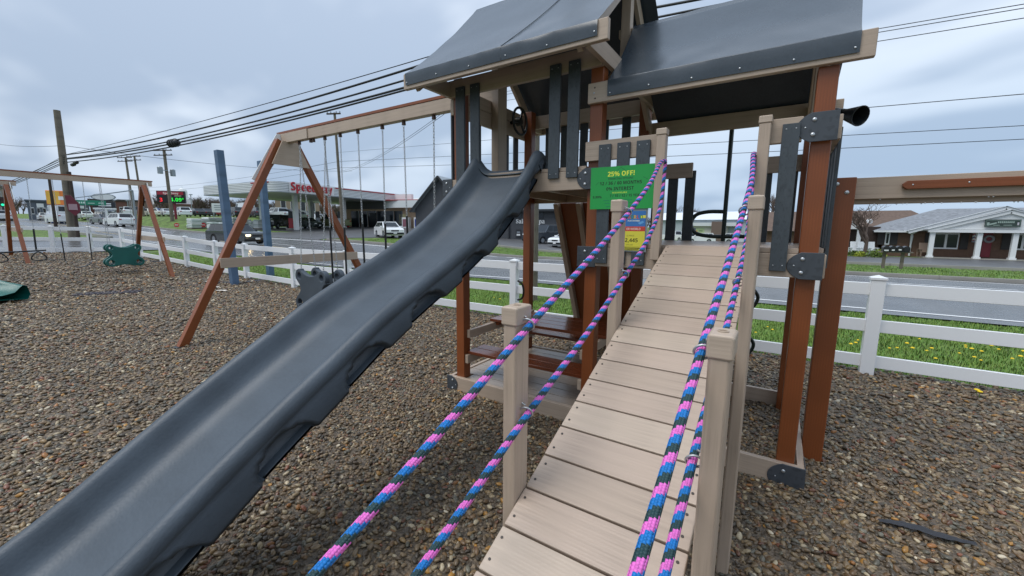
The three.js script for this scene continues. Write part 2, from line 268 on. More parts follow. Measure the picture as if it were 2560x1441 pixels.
// ---------------------------------------------------------------- gravel stones, grass blades
reseed(101);
{
  const stone = (s) => { const g = mergeVertices(new THREE.IcosahedronGeometry(1, 1).deleteAttribute('uv').deleteAttribute('normal')), p = g.attributes.position; for (let i = 0; i < p.count; i++) { const k = 1 + 0.3 * (hash2(i, s, 5) - 0.5); p.setXYZ(i, p.getX(i) * k, p.getY(i) * k * 0.62, p.getZ(i) * k * 0.76); } g.computeVertexNormals(); return g; };
  const pal = [['#7a6a55', 10], ['#625546', 9], ['#8a7860', 8], ['#968468', 5], ['#524a3f', 7], ['#7a6247', 6], ['#8f7856', 4], ['#a89a7f', 3], ['#c4b89f', 1.5], ['#dbd2bf', 0.4], ['#a06f3e', 0.9], ['#b88a45', 0.7], ['#6f4c38', 2], ['#66645a', 5], ['#8d5d48', 0.7], ['#77756a', 3]];
  const cum = []; let tot = 0; for (const [c, w] of pal) { tot += w; cum.push([tot, new THREE.Color(c)]); }
  const pick = () => { const t = rnd() * tot; return cum.find((q) => t <= q[0])[1]; };
  const wet = mat('wet river stone', '#ffffff', 0.38);
  const zones = [[0.5, 4.2, 1900, 1], [4.2, 8, 1100, 1.2], [8, 13, 520, 1.55], [13, 25, 230, 2.1]];
  const inView = (x, z) => { const a = Math.atan2(-x, -z), r = Math.hypot(x, z); return r < 2 || (a > rad(33 - 66) && a < rad(33 + 66)); };
  const lists = [[], [], []];
  for (const [r0, r1, dens, sc] of zones) {
    const n = Math.round(dens * Math.PI * (r1 * r1 - r0 * r0));
    for (let i = 0; i < n; i++) {
      const r = Math.sqrt(lerp(r0 * r0, r1 * r1, rnd())), a = rnd() * Math.PI * 2, x = r * Math.sin(a), z = r * Math.cos(a);
      if (!inView(x, z) || z > 1.6 || x < -25.5 || x > 7.5 || z < gravelEdge(x) + rr(-0.08, 0.1)) continue;
      if (x > -2.66 && x < -1.24 && z > -4.36 && z < -3.0) continue;
      const s = sc * (0.008 + 0.011 * Math.pow(rnd(), 1.5)), c = pick(), k = rr(0.78, 1.15);
      lists[i % 3].push([x, gH(x, z) + rr(-0.2, 0.75) * s, z, s, rr(0, 6.28), rr(-0.5, 0.5), rr(-0.5, 0.5), c.r * k * 0.8, c.g * k * 0.76, c.b * k * 0.68]);
    }
  }
  const e = new THREE.Euler(), q = new THREE.Quaternion(), m4 = new THREE.Matrix4(), col = new THREE.Color();
  lists.forEach((L, v) => {
    const im = new THREE.InstancedMesh(stone(v + 3), wet, L.length); im.name = numbered('gravel_stones'); im.userData.kind = 'stuff'; im.castShadow = im.receiveShadow = true;
    im.userData.label = 'mixed brown and grey wet river pebbles covering the play yard'; im.userData.category = 'gravel';
    L.forEach((p, i) => { q.setFromEuler(e.set(p[5], p[4], p[6])); m4.compose(V3(p[0], p[1], p[2]), q, V3(p[3] * 1.25, p[3], p[3])); im.setMatrixAt(i, m4); im.setColorAt(i, col.setRGB(p[7], p[8], p[9])); });
    scene.add(im);
  });
}
reseed(202);
{ // grass on the verge between fence and road and on the far strip
  const blade = () => { const P = [], N = []; for (let b = 0; b < 9; b++) { const a = rnd() * 6.28, r = rr(0, 0.07), x = r * Math.cos(a), z = r * Math.sin(a), h = rr(0.025, 0.06), w = rr(0.003, 0.006), la = rnd() * 6.28, l = rr(0.005, 0.04); const dx = Math.cos(la) * l, dz = Math.sin(la) * l, wx = -Math.sin(la) * w, wz = Math.cos(la) * w; P.push(x - wx, 0, z - wz, x + wx, 0, z + wz, x + dx, h, z + dz); for (let k = 0; k < 3; k++) N.push(0, 1, 0); } const g = new THREE.BufferGeometry(); g.setAttribute('position', new THREE.Float32BufferAttribute(P, 3)); g.setAttribute('normal', new THREE.Float32BufferAttribute(N, 3)); return g; };
  const gm = mat('grass blade', '#ffffff', 0.6, { side: THREE.DoubleSide });
  const pts = [];
  for (let i = 0; i < 60000; i++) { const x = rr(-23, 9), z = rr(-10.7, -6.1); if (z > gravelEdge(x) - rr(0, 0.12) || z < roadNear(x) + 0.05) continue; if (rnd() > 1.25 - Math.hypot(x, z) / 26) continue; pts.push([x, z, rr(0.7, 1.25)]); }
  const far = []; for (let i = 0; i < 9000; i++) { const x = rr(-30, 14), z = rr(-28.7, -20.9); if (z < -27.2 && x < -6) continue; far.push([x, z, rr(1.2, 2)]); }
  const m4 = new THREE.Matrix4(), q = new THREE.Quaternion(), col = new THREE.Color();
  [[pts, 'verge_grass', 'short green grass of the verge between white fence and road'], [far, 'kerbside_grass', 'bright green grass strip along the far kerb']].forEach(([L, name, label]) => {
    const im = new THREE.InstancedMesh(blade(), gm, L.length); im.name = name; im.userData = { kind: 'stuff', label, category: 'grass' };
    L.forEach((p, i) => { q.setFromAxisAngle(V3(0, 1, 0), rnd() * 6.28); m4.compose(V3(p[0], gH(p[0], p[1]) - 0.032, p[1]), q, V3(p[2], p[2], p[2])); im.setMatrixAt(i, m4); const k = rr(0.7, 1.2), y = rnd(); im.setColorAt(i, col.setRGB((0.12 + 0.07 * y) * k, 0.27 * k, 0.04 * k)); });
    im.receiveShadow = true; scene.add(im);
  });
  // dandelions
  const mk = mat('dandelion yellow', '#e6c41c', 0.7), ms = mat('dandelion stem', '#6f8a3a', 0.7);
  const head = new THREE.SphereGeometry(0.019, 7, 4, 0, 6.3, 0, 1.6); head.scale(1, 0.55, 1);
  const first = thing('dandelion', 'yellow dandelion flower in the grass behind the white fence', 'flower', { group: 'dandelions in the verge' });
  part(first, 'flower_head', head, mk, [0, 0.07, 0]); part(first, 'stem', new THREE.CylinderGeometry(0.002, 0.002, 0.09, 4), ms, [0, 0.025, 0]);
  const dp = [[2355, 838], [2370, 838], [2225, 868], [2244, 868], [2282, 872], [2318, 874], [2330, 872], [2415, 862], [2416, 866], [2430, 874], [2455, 878], [2480, 865], [2498, 872], [2340, 895], [2437, 892], [2454, 897], [2532, 895], [2552, 893], [2146, 848], [2140, 858], [2128, 862], [1932, 824], [1920, 815], [1450, 760], [1462, 764], [1440, 757], [1235, 742], [1250, 748], [2451, 980], [2443, 977], [2560, 880], [2385, 850], [2300, 845], [2268, 860], [1890, 830], [840, 660], [830, 667], [825, 668], [835, 688], [800, 655], [2505, 850], [2400, 880]];
  dp.forEach(([x, y], i) => { const p = onY(x, y, 0.06); p.y = gH(p.x, p.z) - 0.02; const t = i ? copyThing(first, null, p, rnd() * 6) : first; if (!i) t.position.copy(p); t.scale.setScalar(rr(0.8, 1.3)); });
}
// ---------------------------------------------------------------- white three-rail fence
{
  const f = thing('rail_fence', 'white three-rail vinyl fence around the gravel play yard', 'fence');
  const cap = new THREE.ConeGeometry(0.105, 0.03, 4); cap.rotateY(Math.PI / 4);
  fencePts.forEach(([x, z], i) => {
    const h = i < 4 ? 1.1 : 1.06, y = gH(x, z), [nx, nz] = fencePts[Math.min(i + 1, fencePts.length - 1)], [mx, mz] = fencePts[Math.max(i - 1, 0)], a = -Math.atan2(nz - mz, nx - mx);
    const p = part(f, 'post', boxGeo(0.127, h + 0.2, 0.127, 0.006), M.white, [x, y + h / 2 - 0.1, z], [0, a, 0]);
    part(p, 'post_cap', boxGeo(0.146, 0.025, 0.146, 0.004), M.white, [0, h / 2 + 0.1, 0]); part(p, 'cap_point', cap, M.white, [0, h / 2 + 0.127, 0]);
    if (i < fencePts.length - 1) for (const ry of [0.145, 0.56, 0.98]) bar(f, 'rail', V3(x, y + ry, z), V3(nx, gH(nx, nz) + ry, nz), 0.038, 0.14, M.white, 0.005);
  });
}
// ---------------------------------------------------------------- the playset
const PS = thing('playset', 'two-tower wooden playset with grey canopies, slide and ramp', 'playset', {});
const zF = -2.986, zP = -3.026, zB0 = -4.38;
const bolt = new THREE.SphereGeometry(1, 8, 5, 0, 6.3, 0, 1.6); bolt.rotateX(Math.PI / 2);
const bolts = (p, list, r = 0.012, m = M.steel) => list.forEach(([x, y, z]) => { const b = part(p, 'bolt', bolt, m, [x, y, z]); b.scale.set(r, r, r * 0.6); });
{
  // uprights
  for (const [x0, x1, z0, z1, y1] of [[-2.628, -2.53, zP - 0.1, zP, 2.97], [-1.28, -1.182, zP - 0.1, zP, 2.85], [0.104, 0.203, zP - 0.1, zP, 2.545], [-2.628, -2.53, zB0, zB0 + 0.1, 2.97], [-1.28, -1.182, zB0, zB0 + 0.1, 2.97], [0.104, 0.203, zB0, zB0 + 0.1, 2.545]]) blk(PS, 'post', x0, x1, 0, y1, z0, z1, M.brown, 0.007);
  // ground frame
  const bf = sub(PS, 'base_frame');
  blk(bf, 'beam', -2.71, 0.258, -0.05, 0.14, zP, zF, M.tan); blk(bf, 'beam', -2.71, 0.258, -0.05, 0.14, -4.42, -4.38, M.tan);
  blk(bf, 'beam', -2.71, -2.67, -0.05, 0.137, -4.38, zP, M.tan); blk(bf, 'beam', 0.218, 0.258, -0.05, 0.137, -4.38, zP, M.tan); blk(bf, 'beam', -1.18, -1.14, -0.05, 0.137, -4.38, zP, M.tan);
  // picnic floor of planks
  const fl = sub(PS, 'floor');
  for (let i = 0; i < 9; i++) { const z1 = zP - 0.004 - i * 0.149, cut = i === 0 || i === 8; blk(fl, 'plank', cut ? -2.525 : -2.668, cut ? -1.285 : -1.184, 0.1, 0.128, z1 - 0.142, z1, M.floor, 0.003); }
  // decks: frames and boards
  const deck = (x0, x1, yt, px0, px1) => {
    const d = sub(PS, 'deck');
    blk(d, 'beam', x0, x1, yt - 0.176, yt - 0.032, zP, zF, M.tan); blk(d, 'beam', x0, x1, yt - 0.176, yt - 0.032, -4.42, -4.38, M.tan);
    for (const x of [px0 - 0.04, px1]) blk(d, 'beam', x, x + 0.04, yt - 0.176, yt - 0.034, -4.378, zP - 0.002, M.tan);
    for (let k = 1; k < 3; k++) { const x = lerp(px0, px1, k / 3); blk(d, 'joist', x, x + 0.038, yt - 0.17, yt - 0.034, -4.378, zP - 0.002, M.tan, 0); }
    for (let i = 0; i < 10; i++) { const z1 = -2.992 - i * 0.143, cut = i === 0 || i > 8; blk(d, 'board', cut ? px0 + 0.1 : px0 - 0.03, cut ? px1 - 0.1 : px1 + 0.03, yt - 0.03, yt, z1 - 0.138, z1, i % 3 ? M.tanB : M.tanC, 0.003); }
  };
  deck(-2.70, -1.29, 2.1, -2.628, -1.182); deck(-1.32, 0.225, 1.516, -1.182, 0.203);
  // corner plates
  const plate = (x0, x1, y0, y1, z, side) => {
    const w = x1 - x0, h = y1 - y0, s = new THREE.Shape(); const r = h * 0.42;
    if (side < 0) { s.moveTo(w, 0); s.lineTo(w, h); s.lineTo(r, h); s.quadraticCurveTo(0, h * 0.8, 0, h / 2); s.quadraticCurveTo(0, h * 0.2, r, 0); } else if (side > 0) { s.moveTo(0, 0); s.lineTo(w - r, 0); s.quadraticCurveTo(w, h * 0.2, w, h / 2); s.quadraticCurveTo(w, h * 0.8, w - r, h); s.lineTo(0, h); } else { s.moveTo(0, 0); s.lineTo(w, 0); s.lineTo(w, h); s.lineTo(0, h); }
    const g = new THREE.ExtrudeGeometry(s, { depth: 0.004, bevelEnabled: true, bevelSize: 0.002, bevelThickness: 0.002, bevelSegments: 1, curveSegments: 10 });
    const p = sub(PS, 'bracket', [x0, y0, z]); part(p, 'plate', g, M.plate); const bx = side > 0 ? w * 0.55 : w * 0.42;
    bolts(p, [[bx, h * 0.76, 0.007], [bx * 0.98, h * 0.24, 0.007]]); bolts(p, [[bx + 0.04 * (side || 1), h * 0.5, 0.007]], 0.005);
  };
  plate(-1.345, -1.19, 1.925, 2.08, zF + 0.002, -1); plate(-1.325, -1.178, 1.333, 1.488, zF + 0.002, 0); plate(0.03, 0.222, 2.13, 2.288, zF + 0.002, -1); plate(0.052, 0.228, 1.335, 1.492, zF + 0.002, -1);
  plate(-2.735, -2.62, 1.925, 2.075, zF + 0.002, 0); plate(-2.715, -2.585, -0.02, 0.145, zF + 0.002, 1); plate(0.065, 0.262, -0.04, 0.142, zF + 0.002, -1);
  // side wing of the right foot plate
  blk(PS, 'foot_plate', 0.2585, 0.2625, -0.04, 0.142, -3.16, zF, M.plate, 0.001);
  // railings: a group for each side, with rails and slats
  const rail = (rails, slats, axis) => { const g = sub(PS, 'railing'); for (const [a0, a1, y0, y1, c0, c1] of rails) axis ? blk(g, 'rail', c0, c1, y0, y1, a0, a1, M.tan) : blk(g, 'rail', a0, a1, y0, y1, c0, c1, M.tan); for (const [a0, a1, y0, y1, c0, c1, s] of slats) { axis ? blk(g, 'slat', c0, c1, y0, y1, a0, a1, M.slat, 0.003) : blk(g, 'slat', a0, a1, y0, y1, c0, c1, M.slat, 0.003); if (s) bolts(g, [[a0 + 0.02, y1 - 0.03, c1], [a1 - 0.02, y1 - 0.03, c1], [a0 + 0.02, y0 + 0.035, c1], [a1 - 0.02, y0 + 0.035, c1]], 0.004); } };
  const fs = zF + 0.022, bs = -4.42;
  rail([[-1.29, -0.75, 2.13, 2.272, zP, zF]], [[-1.174, -1.082, 1.365, 2.237, zF + 0.001, fs, 1], [-1.035, -0.942, 1.365, 2.237, zF + 0.001, fs, 1], [-0.896, -0.802, 1.365, 2.237, zF + 0.001, fs, 1]]);
  rail([[-0.105, 0.06, 2.137, 2.278, zP, zF]], [[-0.04, 0.048, 1.376, 2.24, zF + 0.001, fs, 1]]);
  rail([[-2.66, -1.18, 2.8, 2.945, zP, zF]], [[-2.554, -2.455, 2.016, 2.868, zF + 0.001, fs, 1], [-2.388, -2.29, 2.016, 2.868, zF + 0.001, fs, 1], [-1.597, -1.503, 2.016, 2.868, zF + 0.001, fs, 1], [-1.438, -1.342, 2.016, 2.868, zF + 0.001, fs, 1]]);
  rail([[-2.66, -1.18, 2.79, 2.935, -4.42, -4.38]], [-2.42, -2.22, -1.98, -1.74, -1.5].map((x) => [x, x + 0.092, 2.016, 2.86, bs - 0.022, bs - 0.001]));
  rail([[-1.2, -0.765, 2.13, 2.272, -4.42, -4.38]], [[-1.15, -1.058, 1.36, 2.2, bs - 0.022, bs - 0.001], [-0.995, -0.9, 1.36, 2.2, bs - 0.022, bs - 0.001], [-0.834, -0.738, 1.36, 2.2, bs - 0.022, bs - 0.001]]);
  rail([[-0.2, 0.225, 2.13, 2.272, -4.42, -4.38]], [[-0.185, -0.1, 1.36, 2.2, bs - 0.022, bs - 0.001], [0.0, 0.09, 1.36, 2.2, bs - 0.022, bs - 0.001]]);
  rail([[-4.378, zP, 2.14, 2.275, 0.204, 0.244]], [-4.25, -4.06, -3.87, -3.68, -3.49, -3.3].map((z) => [z, z + 0.092, 1.39, 2.24, 0.2445, 0.264]), 1);
  rail([[-4.378, zP, 2.66, 2.8, -2.668, -2.629]], [-4.22, -4.02, -3.5, -3.3, -3.14].map((z) => [z, z + 0.09, 2.016, 2.77, -2.69, -2.67]), 1);
  // beams on top of the left tower and the tall inner board that carries the swing beam
  blk(PS, 'side_beam', -1.18, -1.14, 2.805, 2.93, -4.72, -2.675, M.tan); blk(PS, 'side_beam', -2.67, -2.63, 2.805, 2.93, -4.72, -2.675, M.tan);
  blk(PS, 'king_post', -2.628, -2.54, 2.1, 3.75, -3.78, -3.62, M.tan); blk(PS, 'king_post', -1.29, -1.21, 2.97, 3.86, -3.74, -3.66, M.tan);
  blk(PS, 'king_post', 0.11, 0.19, 2.4, 3.27, -3.74, -3.66, M.tan);
  // roofs
  const roof = (x0, x1, rx0, rx1, ye, yr, tx0, tx1, zE, eh) => {
    const g = sub(PS, 'roof'), yt = ye + eh, zr = -3.7, zb = 2 * zr - zE + 0.04;
    blk(g, 'eave_board', x0, x1, ye, yt, zE - 0.04, zE, M.tan, 0.006); blk(g, 'eave_board', x0, x1, ye, yt, zb - 0.04, zb, M.tan, 0.006);
    for (const x of [x0 + 0.1, x1 - 0.22]) { bar(g, 'rafter', V3(x, yt - 0.1, zE - 0.045), V3(x, yr - 0.16, zr), 0.038, 0.1, M.tan); bar(g, 'rafter', V3(x, yt - 0.1, zb + 0.005), V3(x, yr - 0.16, zr), 0.038, 0.1, M.tan); }
    blk(g, 'ridge_board', rx0 - 0.015, rx1 + 0.01, yr - 0.1, yr - 0.02, zr - 0.02, zr + 0.02, M.tan);
    const prof = []; const N = 14; // flap, front slope, back slope, flap
    prof.push([ye + 0.03, zE + 0.008, 0], [ye + 0.075, zE + 0.009, 0], [yt - 0.006, zE + 0.009, 0], [yt + 0.003, zE - 0.004, 0.02]);
    for (let i = 1; i <= N; i++) { const t = i / N; prof.push([lerp(yt + 0.004, yr, t) - 0.035 * Math.sin(Math.PI * t), lerp(zE - 0.006, zr, t), t]); }
    for (let i = N - 1; i >= 0; i--) { const t = i / N; prof.push([lerp(yt + 0.004, yr, t) - 0.035 * Math.sin(Math.PI * t), lerp(zb - 0.034, zr, t), t]); }
    prof.push([yt - 0.01, zb - 0.048, 0], [ye + 0.03, zb - 0.048, 0]);
    let acc = 0; const len = prof.map((p, i) => (i ? (acc += Math.hypot(p[0] - prof[i - 1][0], p[1] - prof[i - 1][1])) : 0));
    const nu = 56, nv = prof.length - 1;
    part(g, 'tarp', gridGeo(nu, nv, (u, v) => {
      const i = Math.round(v * nv), p = prof[i], t = p[2], x = lerp(lerp(tx0, rx0, t), lerp(tx1, rx1, t), u), front = i < nv / 2;
      const w = 0.012 * (fbm(x * 3.2 + 5, len[i] * 4 + (front ? 0 : 9), 0, 3, 81) - 0.5) + (front ? 0.012 * Math.max(0, Math.sin(x * 6 + len[i] * 9)) * step(0.5, 0.8, u) * 0 : 0);
      const pk = front && i > 0 && i < 7 ? 0.014 * (fbm(x * 7 - len[i] * 10, 2, 0, 3, 83) - 0.35) : 0;
      return [x, p[0] + w * (t > 0.02 ? 1 : 0), p[1] + (t <= 0.02 ? (front ? 1 : -1) * Math.max(0, pk) : pk)];
    }, (p, u, v) => [p[0] * 0.6, len[Math.round(v * nv)] * 0.6]), M.tarp);
    if (eh < 0.14) part(g, 'seam', tubeGeo(prof.slice(0, 4 + N).map((p, i) => V3(lerp(-1.82, -1.62, clamp((i - 3) / N)), p[0] + 0.004, p[1] + 0.002)), 0.0028, 60, 5), M.slat);
    for (let k = 0; k <= 5; k++) bolts(g, [[lerp(tx0 + 0.02, tx1 - 0.02, k / 5), ye + 0.05 + (k % 2) * 0.006, zE + 0.012]], 0.006);
  };
  roof(-2.854, -1.009, -2.88, -1.1, 2.807, 3.9, -2.82, -1.077, -2.63, 0.13);
  roof(-1.285, 0.345, -1.19, 0.315, 2.543, 3.335, -1.13, 0.275, zF, 0.143);
  bolts(PS, [[-1.23, 2.65, zF + 0.001], [-1.225, 2.575, zF + 0.001]], 0.006, M.screw); bolts(PS, [[-1.235, 2.613, zF + 0.001]], 0.008);
  blk(PS, 'ridge_block', -1.31, -1.205, 3.25, 3.318, -3.73, -3.67, M.tan);
  // table and benches under the left tower
  const tb = sub(PS, 'picnic_table');
  for (let i = 0; i < 4; i++) { const z = -3.5 - i * 0.145; blk(tb, 'plank', -2.56, -1.25, 0.625, 0.655, z - 0.138, z, M.brownWet, 0.004); }
  for (let i = 0; i < 2; i++) { const z = -3.07 - i * 0.145; blk(tb, 'bench_plank', -2.53, -1.285, 0.375, 0.405, z - 0.138, z, M.brownWet, 0.004); blk(tb, 'bench_plank', -2.52, -1.29, 0.375, 0.405, -4.24 - i * 0.145, -4.1 - i * 0.145, M.brownWet, 0.004); }
  for (const x of [-2.53, -1.318]) { blk(tb, 'support', x, x + 0.036, 0.54, 0.62, -4.36, -3.07, M.tan); blk(tb, 'support', x, x + 0.036, 0.285, 0.372, -3.36, -3.04, M.tan); blk(tb, 'support', x, x + 0.036, 0.285, 0.372, -4.38, -4.06, M.tan); blk(tb, 'cleat', x + (x < -2 ? 0.037 : -0.039), x + (x < -2 ? 0.075 : -0.001), 0.59, 0.622, -4.0, -3.52, M.brown, 0); }
  // sloping climbing wall behind, planks between stringers
  const cw = sub(PS, 'climbing_wall');
  for (let i = 0; i < 4; i++) { const x = -2.27 + i * 0.29; bar(cw, 'stringer', V3(x, 1.93, -4.46), V3(x, -0.02, -5.35), 0.06, 0.09, M.tan); if (i < 3) bar(cw, 'board', V3(x + 0.145, 1.93, -4.5), V3(x + 0.145, -0.02, -5.39), 0.225, 0.03, M.brown, 0.004); }
  for (let i = 0; i < 3; i++) { const x = -1.1 + i * 0.21; bar(cw, 'stringer', V3(x, 1.34, -4.46), V3(x, -0.02, -5.0), 0.05, 0.09, M.tan); if (i < 2) bar(cw, 'board', V3(x + 0.105, 1.34, -4.5), V3(x + 0.105, -0.02, -5.04), 0.155, 0.03, M.brown, 0.004); }
  // grab pole, loops
  const gp = sub(PS, 'grab_bar'); part(gp, 'pole', new THREE.CylinderGeometry(0.02, 0.02, 2.56, 10), M.green, [-0.46, 1.28, -4.47]);
  part(gp, 'loop', tubeGeo([V3(-0.46, 1.8, -4.47), V3(-0.62, 1.8, -4.47), V3(-0.72, 1.77, -4.47), V3(-0.76, 1.69, -4.47), V3(-0.72, 1.6, -4.47), V3(-0.6, 1.565, -4.47), V3(-0.3, 1.565, -4.47), V3(-0.2, 1.565, -4.45)], 0.019, 40, 8), M.green);
  for (const [y0, y1] of [[1.1, 0.85], [0.63, 0.4]]) part(PS, 'hand_hold', tubeGeo([V3(-0.27, y0, -4.44), V3(-0.2, y0 - 0.005, -4.46), V3(-0.125, (y0 + y1) / 2 + 0.03, -4.48), V3(-0.14, (y0 + y1) / 2 - 0.05, -4.48), V3(-0.2, y1 + 0.01, -4.46), V3(-0.27, y1, -4.44)], 0.016, 24, 8), M.green);
  part(PS, 'hand_hold', tubeGeo([V3(-2.52, 1.02, -4.0), V3(-2.46, 0.98, -4.0), V3(-2.44, 0.9, -4.0), V3(-2.46, 0.82, -4.0), V3(-2.52, 0.79, -4.0)], 0.012, 20, 7), M.black);
  // steering wheel
  const sw = sub(PS, 'steering_wheel', [-2.5, 2.79, -3.98]); sw.rotation.set(0, rad(90), rad(0));
  part(sw, 'rim', new THREE.TorusGeometry(0.14, 0.014, 8, 28), M.plasticBlack); part(sw, 'hub', new THREE.CylinderGeometry(0.04, 0.05, 0.05, 12), M.plasticBlack, [0, 0, -0.01], [Math.PI / 2, 0, 0]);
  for (let k = 0; k < 3; k++) { const a = rad(70 + k * 120); part(sw, 'spoke', boxGeo(0.03, 0.13, 0.014, 0.004), M.plasticBlack, [0.075 * Math.cos(a), 0.075 * Math.sin(a), 0], [0, 0, a - Math.PI / 2]); }
  part(sw, 'shaft', new THREE.CylinderGeometry(0.02, 0.02, 0.12, 8), M.plasticBlack, [0, 0, -0.06], [Math.PI / 2, 0, 0]);
  // telescope
  const te = sub(PS, 'telescope'); const a = onZ(2070, 282, -3.62), b = onZ(2152, 290, -3.44);
  const dd = b.clone().sub(a), L = dd.length(), lg = new THREE.LatheGeometry([[0.034, 0], [0.034, L * 0.55], [0.036, L * 0.6], [0.062, L], [0.055, L], [0.03, L * 0.62]].map((p) => new THREE.Vector2(...p)), 20);
  const tm = part(te, 'barrel', lg, M.plasticBlack, a); tm.quaternion.setFromUnitVectors(V3(0, 1, 0), dd.normalize()); blk(te, 'mount', 0.2, 0.26, 2.28, 2.36, -3.66, -3.58, M.plasticBlack);
}
// ---------------------------------------------------------------- ramp with boards, posts and ropes
{
  const x0 = -0.659, x1 = -0.135, ang = rad(22.38), s = Math.sin(ang), c = Math.cos(ang), y0 = 1.516, z0 = -2.982, W = 0.145;
  const R = sub(PS, 'ramp'); const at = (d, h = 0) => [y0 - d * s + h * c, z0 + d * c + h * s];
  const scr = new THREE.CylinderGeometry(0.0045, 0.0045, 0.003, 8);
  for (let i = 0; i < 27; i++) {
    const [y, z] = at(i * W + 0.0705, -0.0125); const b = part(R, 'board', boxGeo(x1 - x0, 0.025, 0.1385, 0.004, i % 4), [M.tanB, M.tanD, M.tanB, M.tanC][(i * 7) % 4], [(x0 + x1) / 2 + rr(-0.0015, 0.0015), y, z], [ang, 0, 0]); void b;
    for (const x of [x0 + 0.022, x1 - 0.022]) for (const k of [0.035, 0.105]) { const [sy, sz] = at(i * W + k, 0.0003); part(R, 'screw', scr, M.screw, [x + rr(-0.003, 0.003), sy, sz], [ang, 0, 0]); }
  }
  for (const x of [x0 + 0.02, x1 - 0.058]) { const [ya, za] = at(0.03, -0.075), [yb, zb] = at(3.88, -0.075); bar(R, 'stringer', V3(x + 0.019, ya, za), V3(x + 0.019, yb, zb), 0.038, 0.1, M.tan, 0.003); }
  const eye = new THREE.TorusGeometry(0.021, 0.0035, 6, 18);
  const post = (xa, z, yt, yb, ropes) => {
    const w = 0.05, dp = 0.084, p = sub(PS, 'ramp_post', [xa + w / 2, 0, z - dp / 2]); const cx = xa + w / 2;
    part(p, 'sleeve', boxGeo(w, yt - 0.055 - yb, dp, 0.008), M.tan, [0, (yt - 0.055 + yb) / 2, 0]); part(p, 'cap', boxGeo(w + 0.01, 0.06, dp + 0.01, 0.007), M.tanD, [0, yt - 0.03, 0]);
    part(p, 'cap_stud', new THREE.TorusGeometry(0.011, 0.002, 5, 14), M.tanD, [0, yt + 0.0015, 0], [Math.PI / 2, 0, 0]);
    const sd = cx < -0.4 ? 1 : -1;
    for (const y of ropes) { const o = part(p, 'eye_bolt', eye, M.chain, [sd * (w / 2 + 0.016), y, 0], [ang, 0.2, 0]); o.rotation.order = 'YXZ'; part(p, 'eye_shank', new THREE.CylinderGeometry(0.003, 0.003, 0.03, 6), M.chain, [sd * (w / 2 - 0.002), y + 0.028, 0.0], [0, 0, rad(70)]); }
  };
  for (const xa of [-0.71, -0.119]) { post(xa, -1.99, 1.765, -0.1, [1.705, 1.395]); post(xa, -1.04, 1.378, -0.1, [1.32, 1.027]); post(xa, -0.09, 1.035, -0.1, [0.93, 0.65]); }
  // top posts on the tower face
  for (const [xa, yb] of [[-0.75, 1.41], [-0.158, 1.335]]) { const p = sub(PS, 'ramp_post'); blk(p, 'sleeve', xa, xa + 0.062, yb, 2.25, zF + 0.002, zF + 0.068, M.tan, 0.006); blk(p, 'cap', xa - 0.004, xa + 0.066, 2.25, 2.292, zF - 0.002, zF + 0.072, M.tanD, 0.006); }
  // braided rope: pink, blue and dark green bands
  const cols = [[0.93, 0.45, 0.80], [0.02, 0.46, 0.76], [0.12, 0.25, 0.26]];
  const NR = 12, NA = 10;
  const cell = (u, v) => { const a = u * NR, b = v * NA; const col0 = Math.floor(b), row = Math.floor(a + (col0 % 2) * 0.5); const fx = a + (col0 % 2) * 0.5 - row - 0.5, fy = b - col0 - 0.5; return [row, col0, fx, fy]; };
  const colAt = (row, col) => { const t = ((row + Math.floor(col * 1.2)) % NR + NR) % NR; return cols[t < 4 ? 0 : t < 8 ? 1 : 2]; };
  const rmap = tex(256, (u, v) => { const [row, col, fx, fy] = cell(u, v), q = colAt(row, col), k = 0.9 + 0.1 * hash2(row, col, 3) + 0.06 * Math.sin(fy * 22); return q.map((t) => t * k); }, { m: 128 });
  const rb = tex(256, (u, v) => { const [, , fx, fy] = cell(u, v); const d = Math.hypot(fx * 1.7, fy * 1.9); return gray(clamp(1.05 - d * d)); }, { srgb: false, m: 128 });
  const rope = (pts) => { const cu = new THREE.CatmullRomCurve3(pts.map((p) => V3(...p)), false, 'centripetal'), L = cu.getLength(); const g = new THREE.TubeGeometry(cu, Math.round(L * 40), 0.0118, 12, false); const uv = g.attributes.uv; for (let i = 0; i < uv.count; i++) uv.setX(i, uv.getX(i) * L / 0.07); part(PS, 'rope', g, M.rope); };
  M.rope = mat('braided rope', '#ffffff', 0.6, { map: rmap, bumpMap: rb, bumpScale: 0.002 });
  for (const [xr, xt] of [[-0.637, -0.686], [-0.14, -0.17]]) {
    rope([[xt, 2.08, -2.93], [xt, 2.06, -2.83], [xr, 1.87, -2.38], [xr, 1.703, -2.035], [xr, 1.5, -1.55], [xr, 1.318, -1.085], [xr, 1.11, -0.6], [xr, 0.93, -0.135], [xr, 0.86, 0.06]]);
    rope([[xt, 2.07, -2.935], [xt + (xr - xt) * 0.3, 1.86, -2.84], [xt + (xr - xt) * 0.5, 1.74, -2.74], [xr, 1.56, -2.4], [xr, 1.393, -2.035], [xr, 1.19, -1.55], [xr, 1.025, -1.085], [xr, 0.83, -0.6], [xr, 0.65, -0.135], [xr, 0.57, 0.06]]);
  }
}
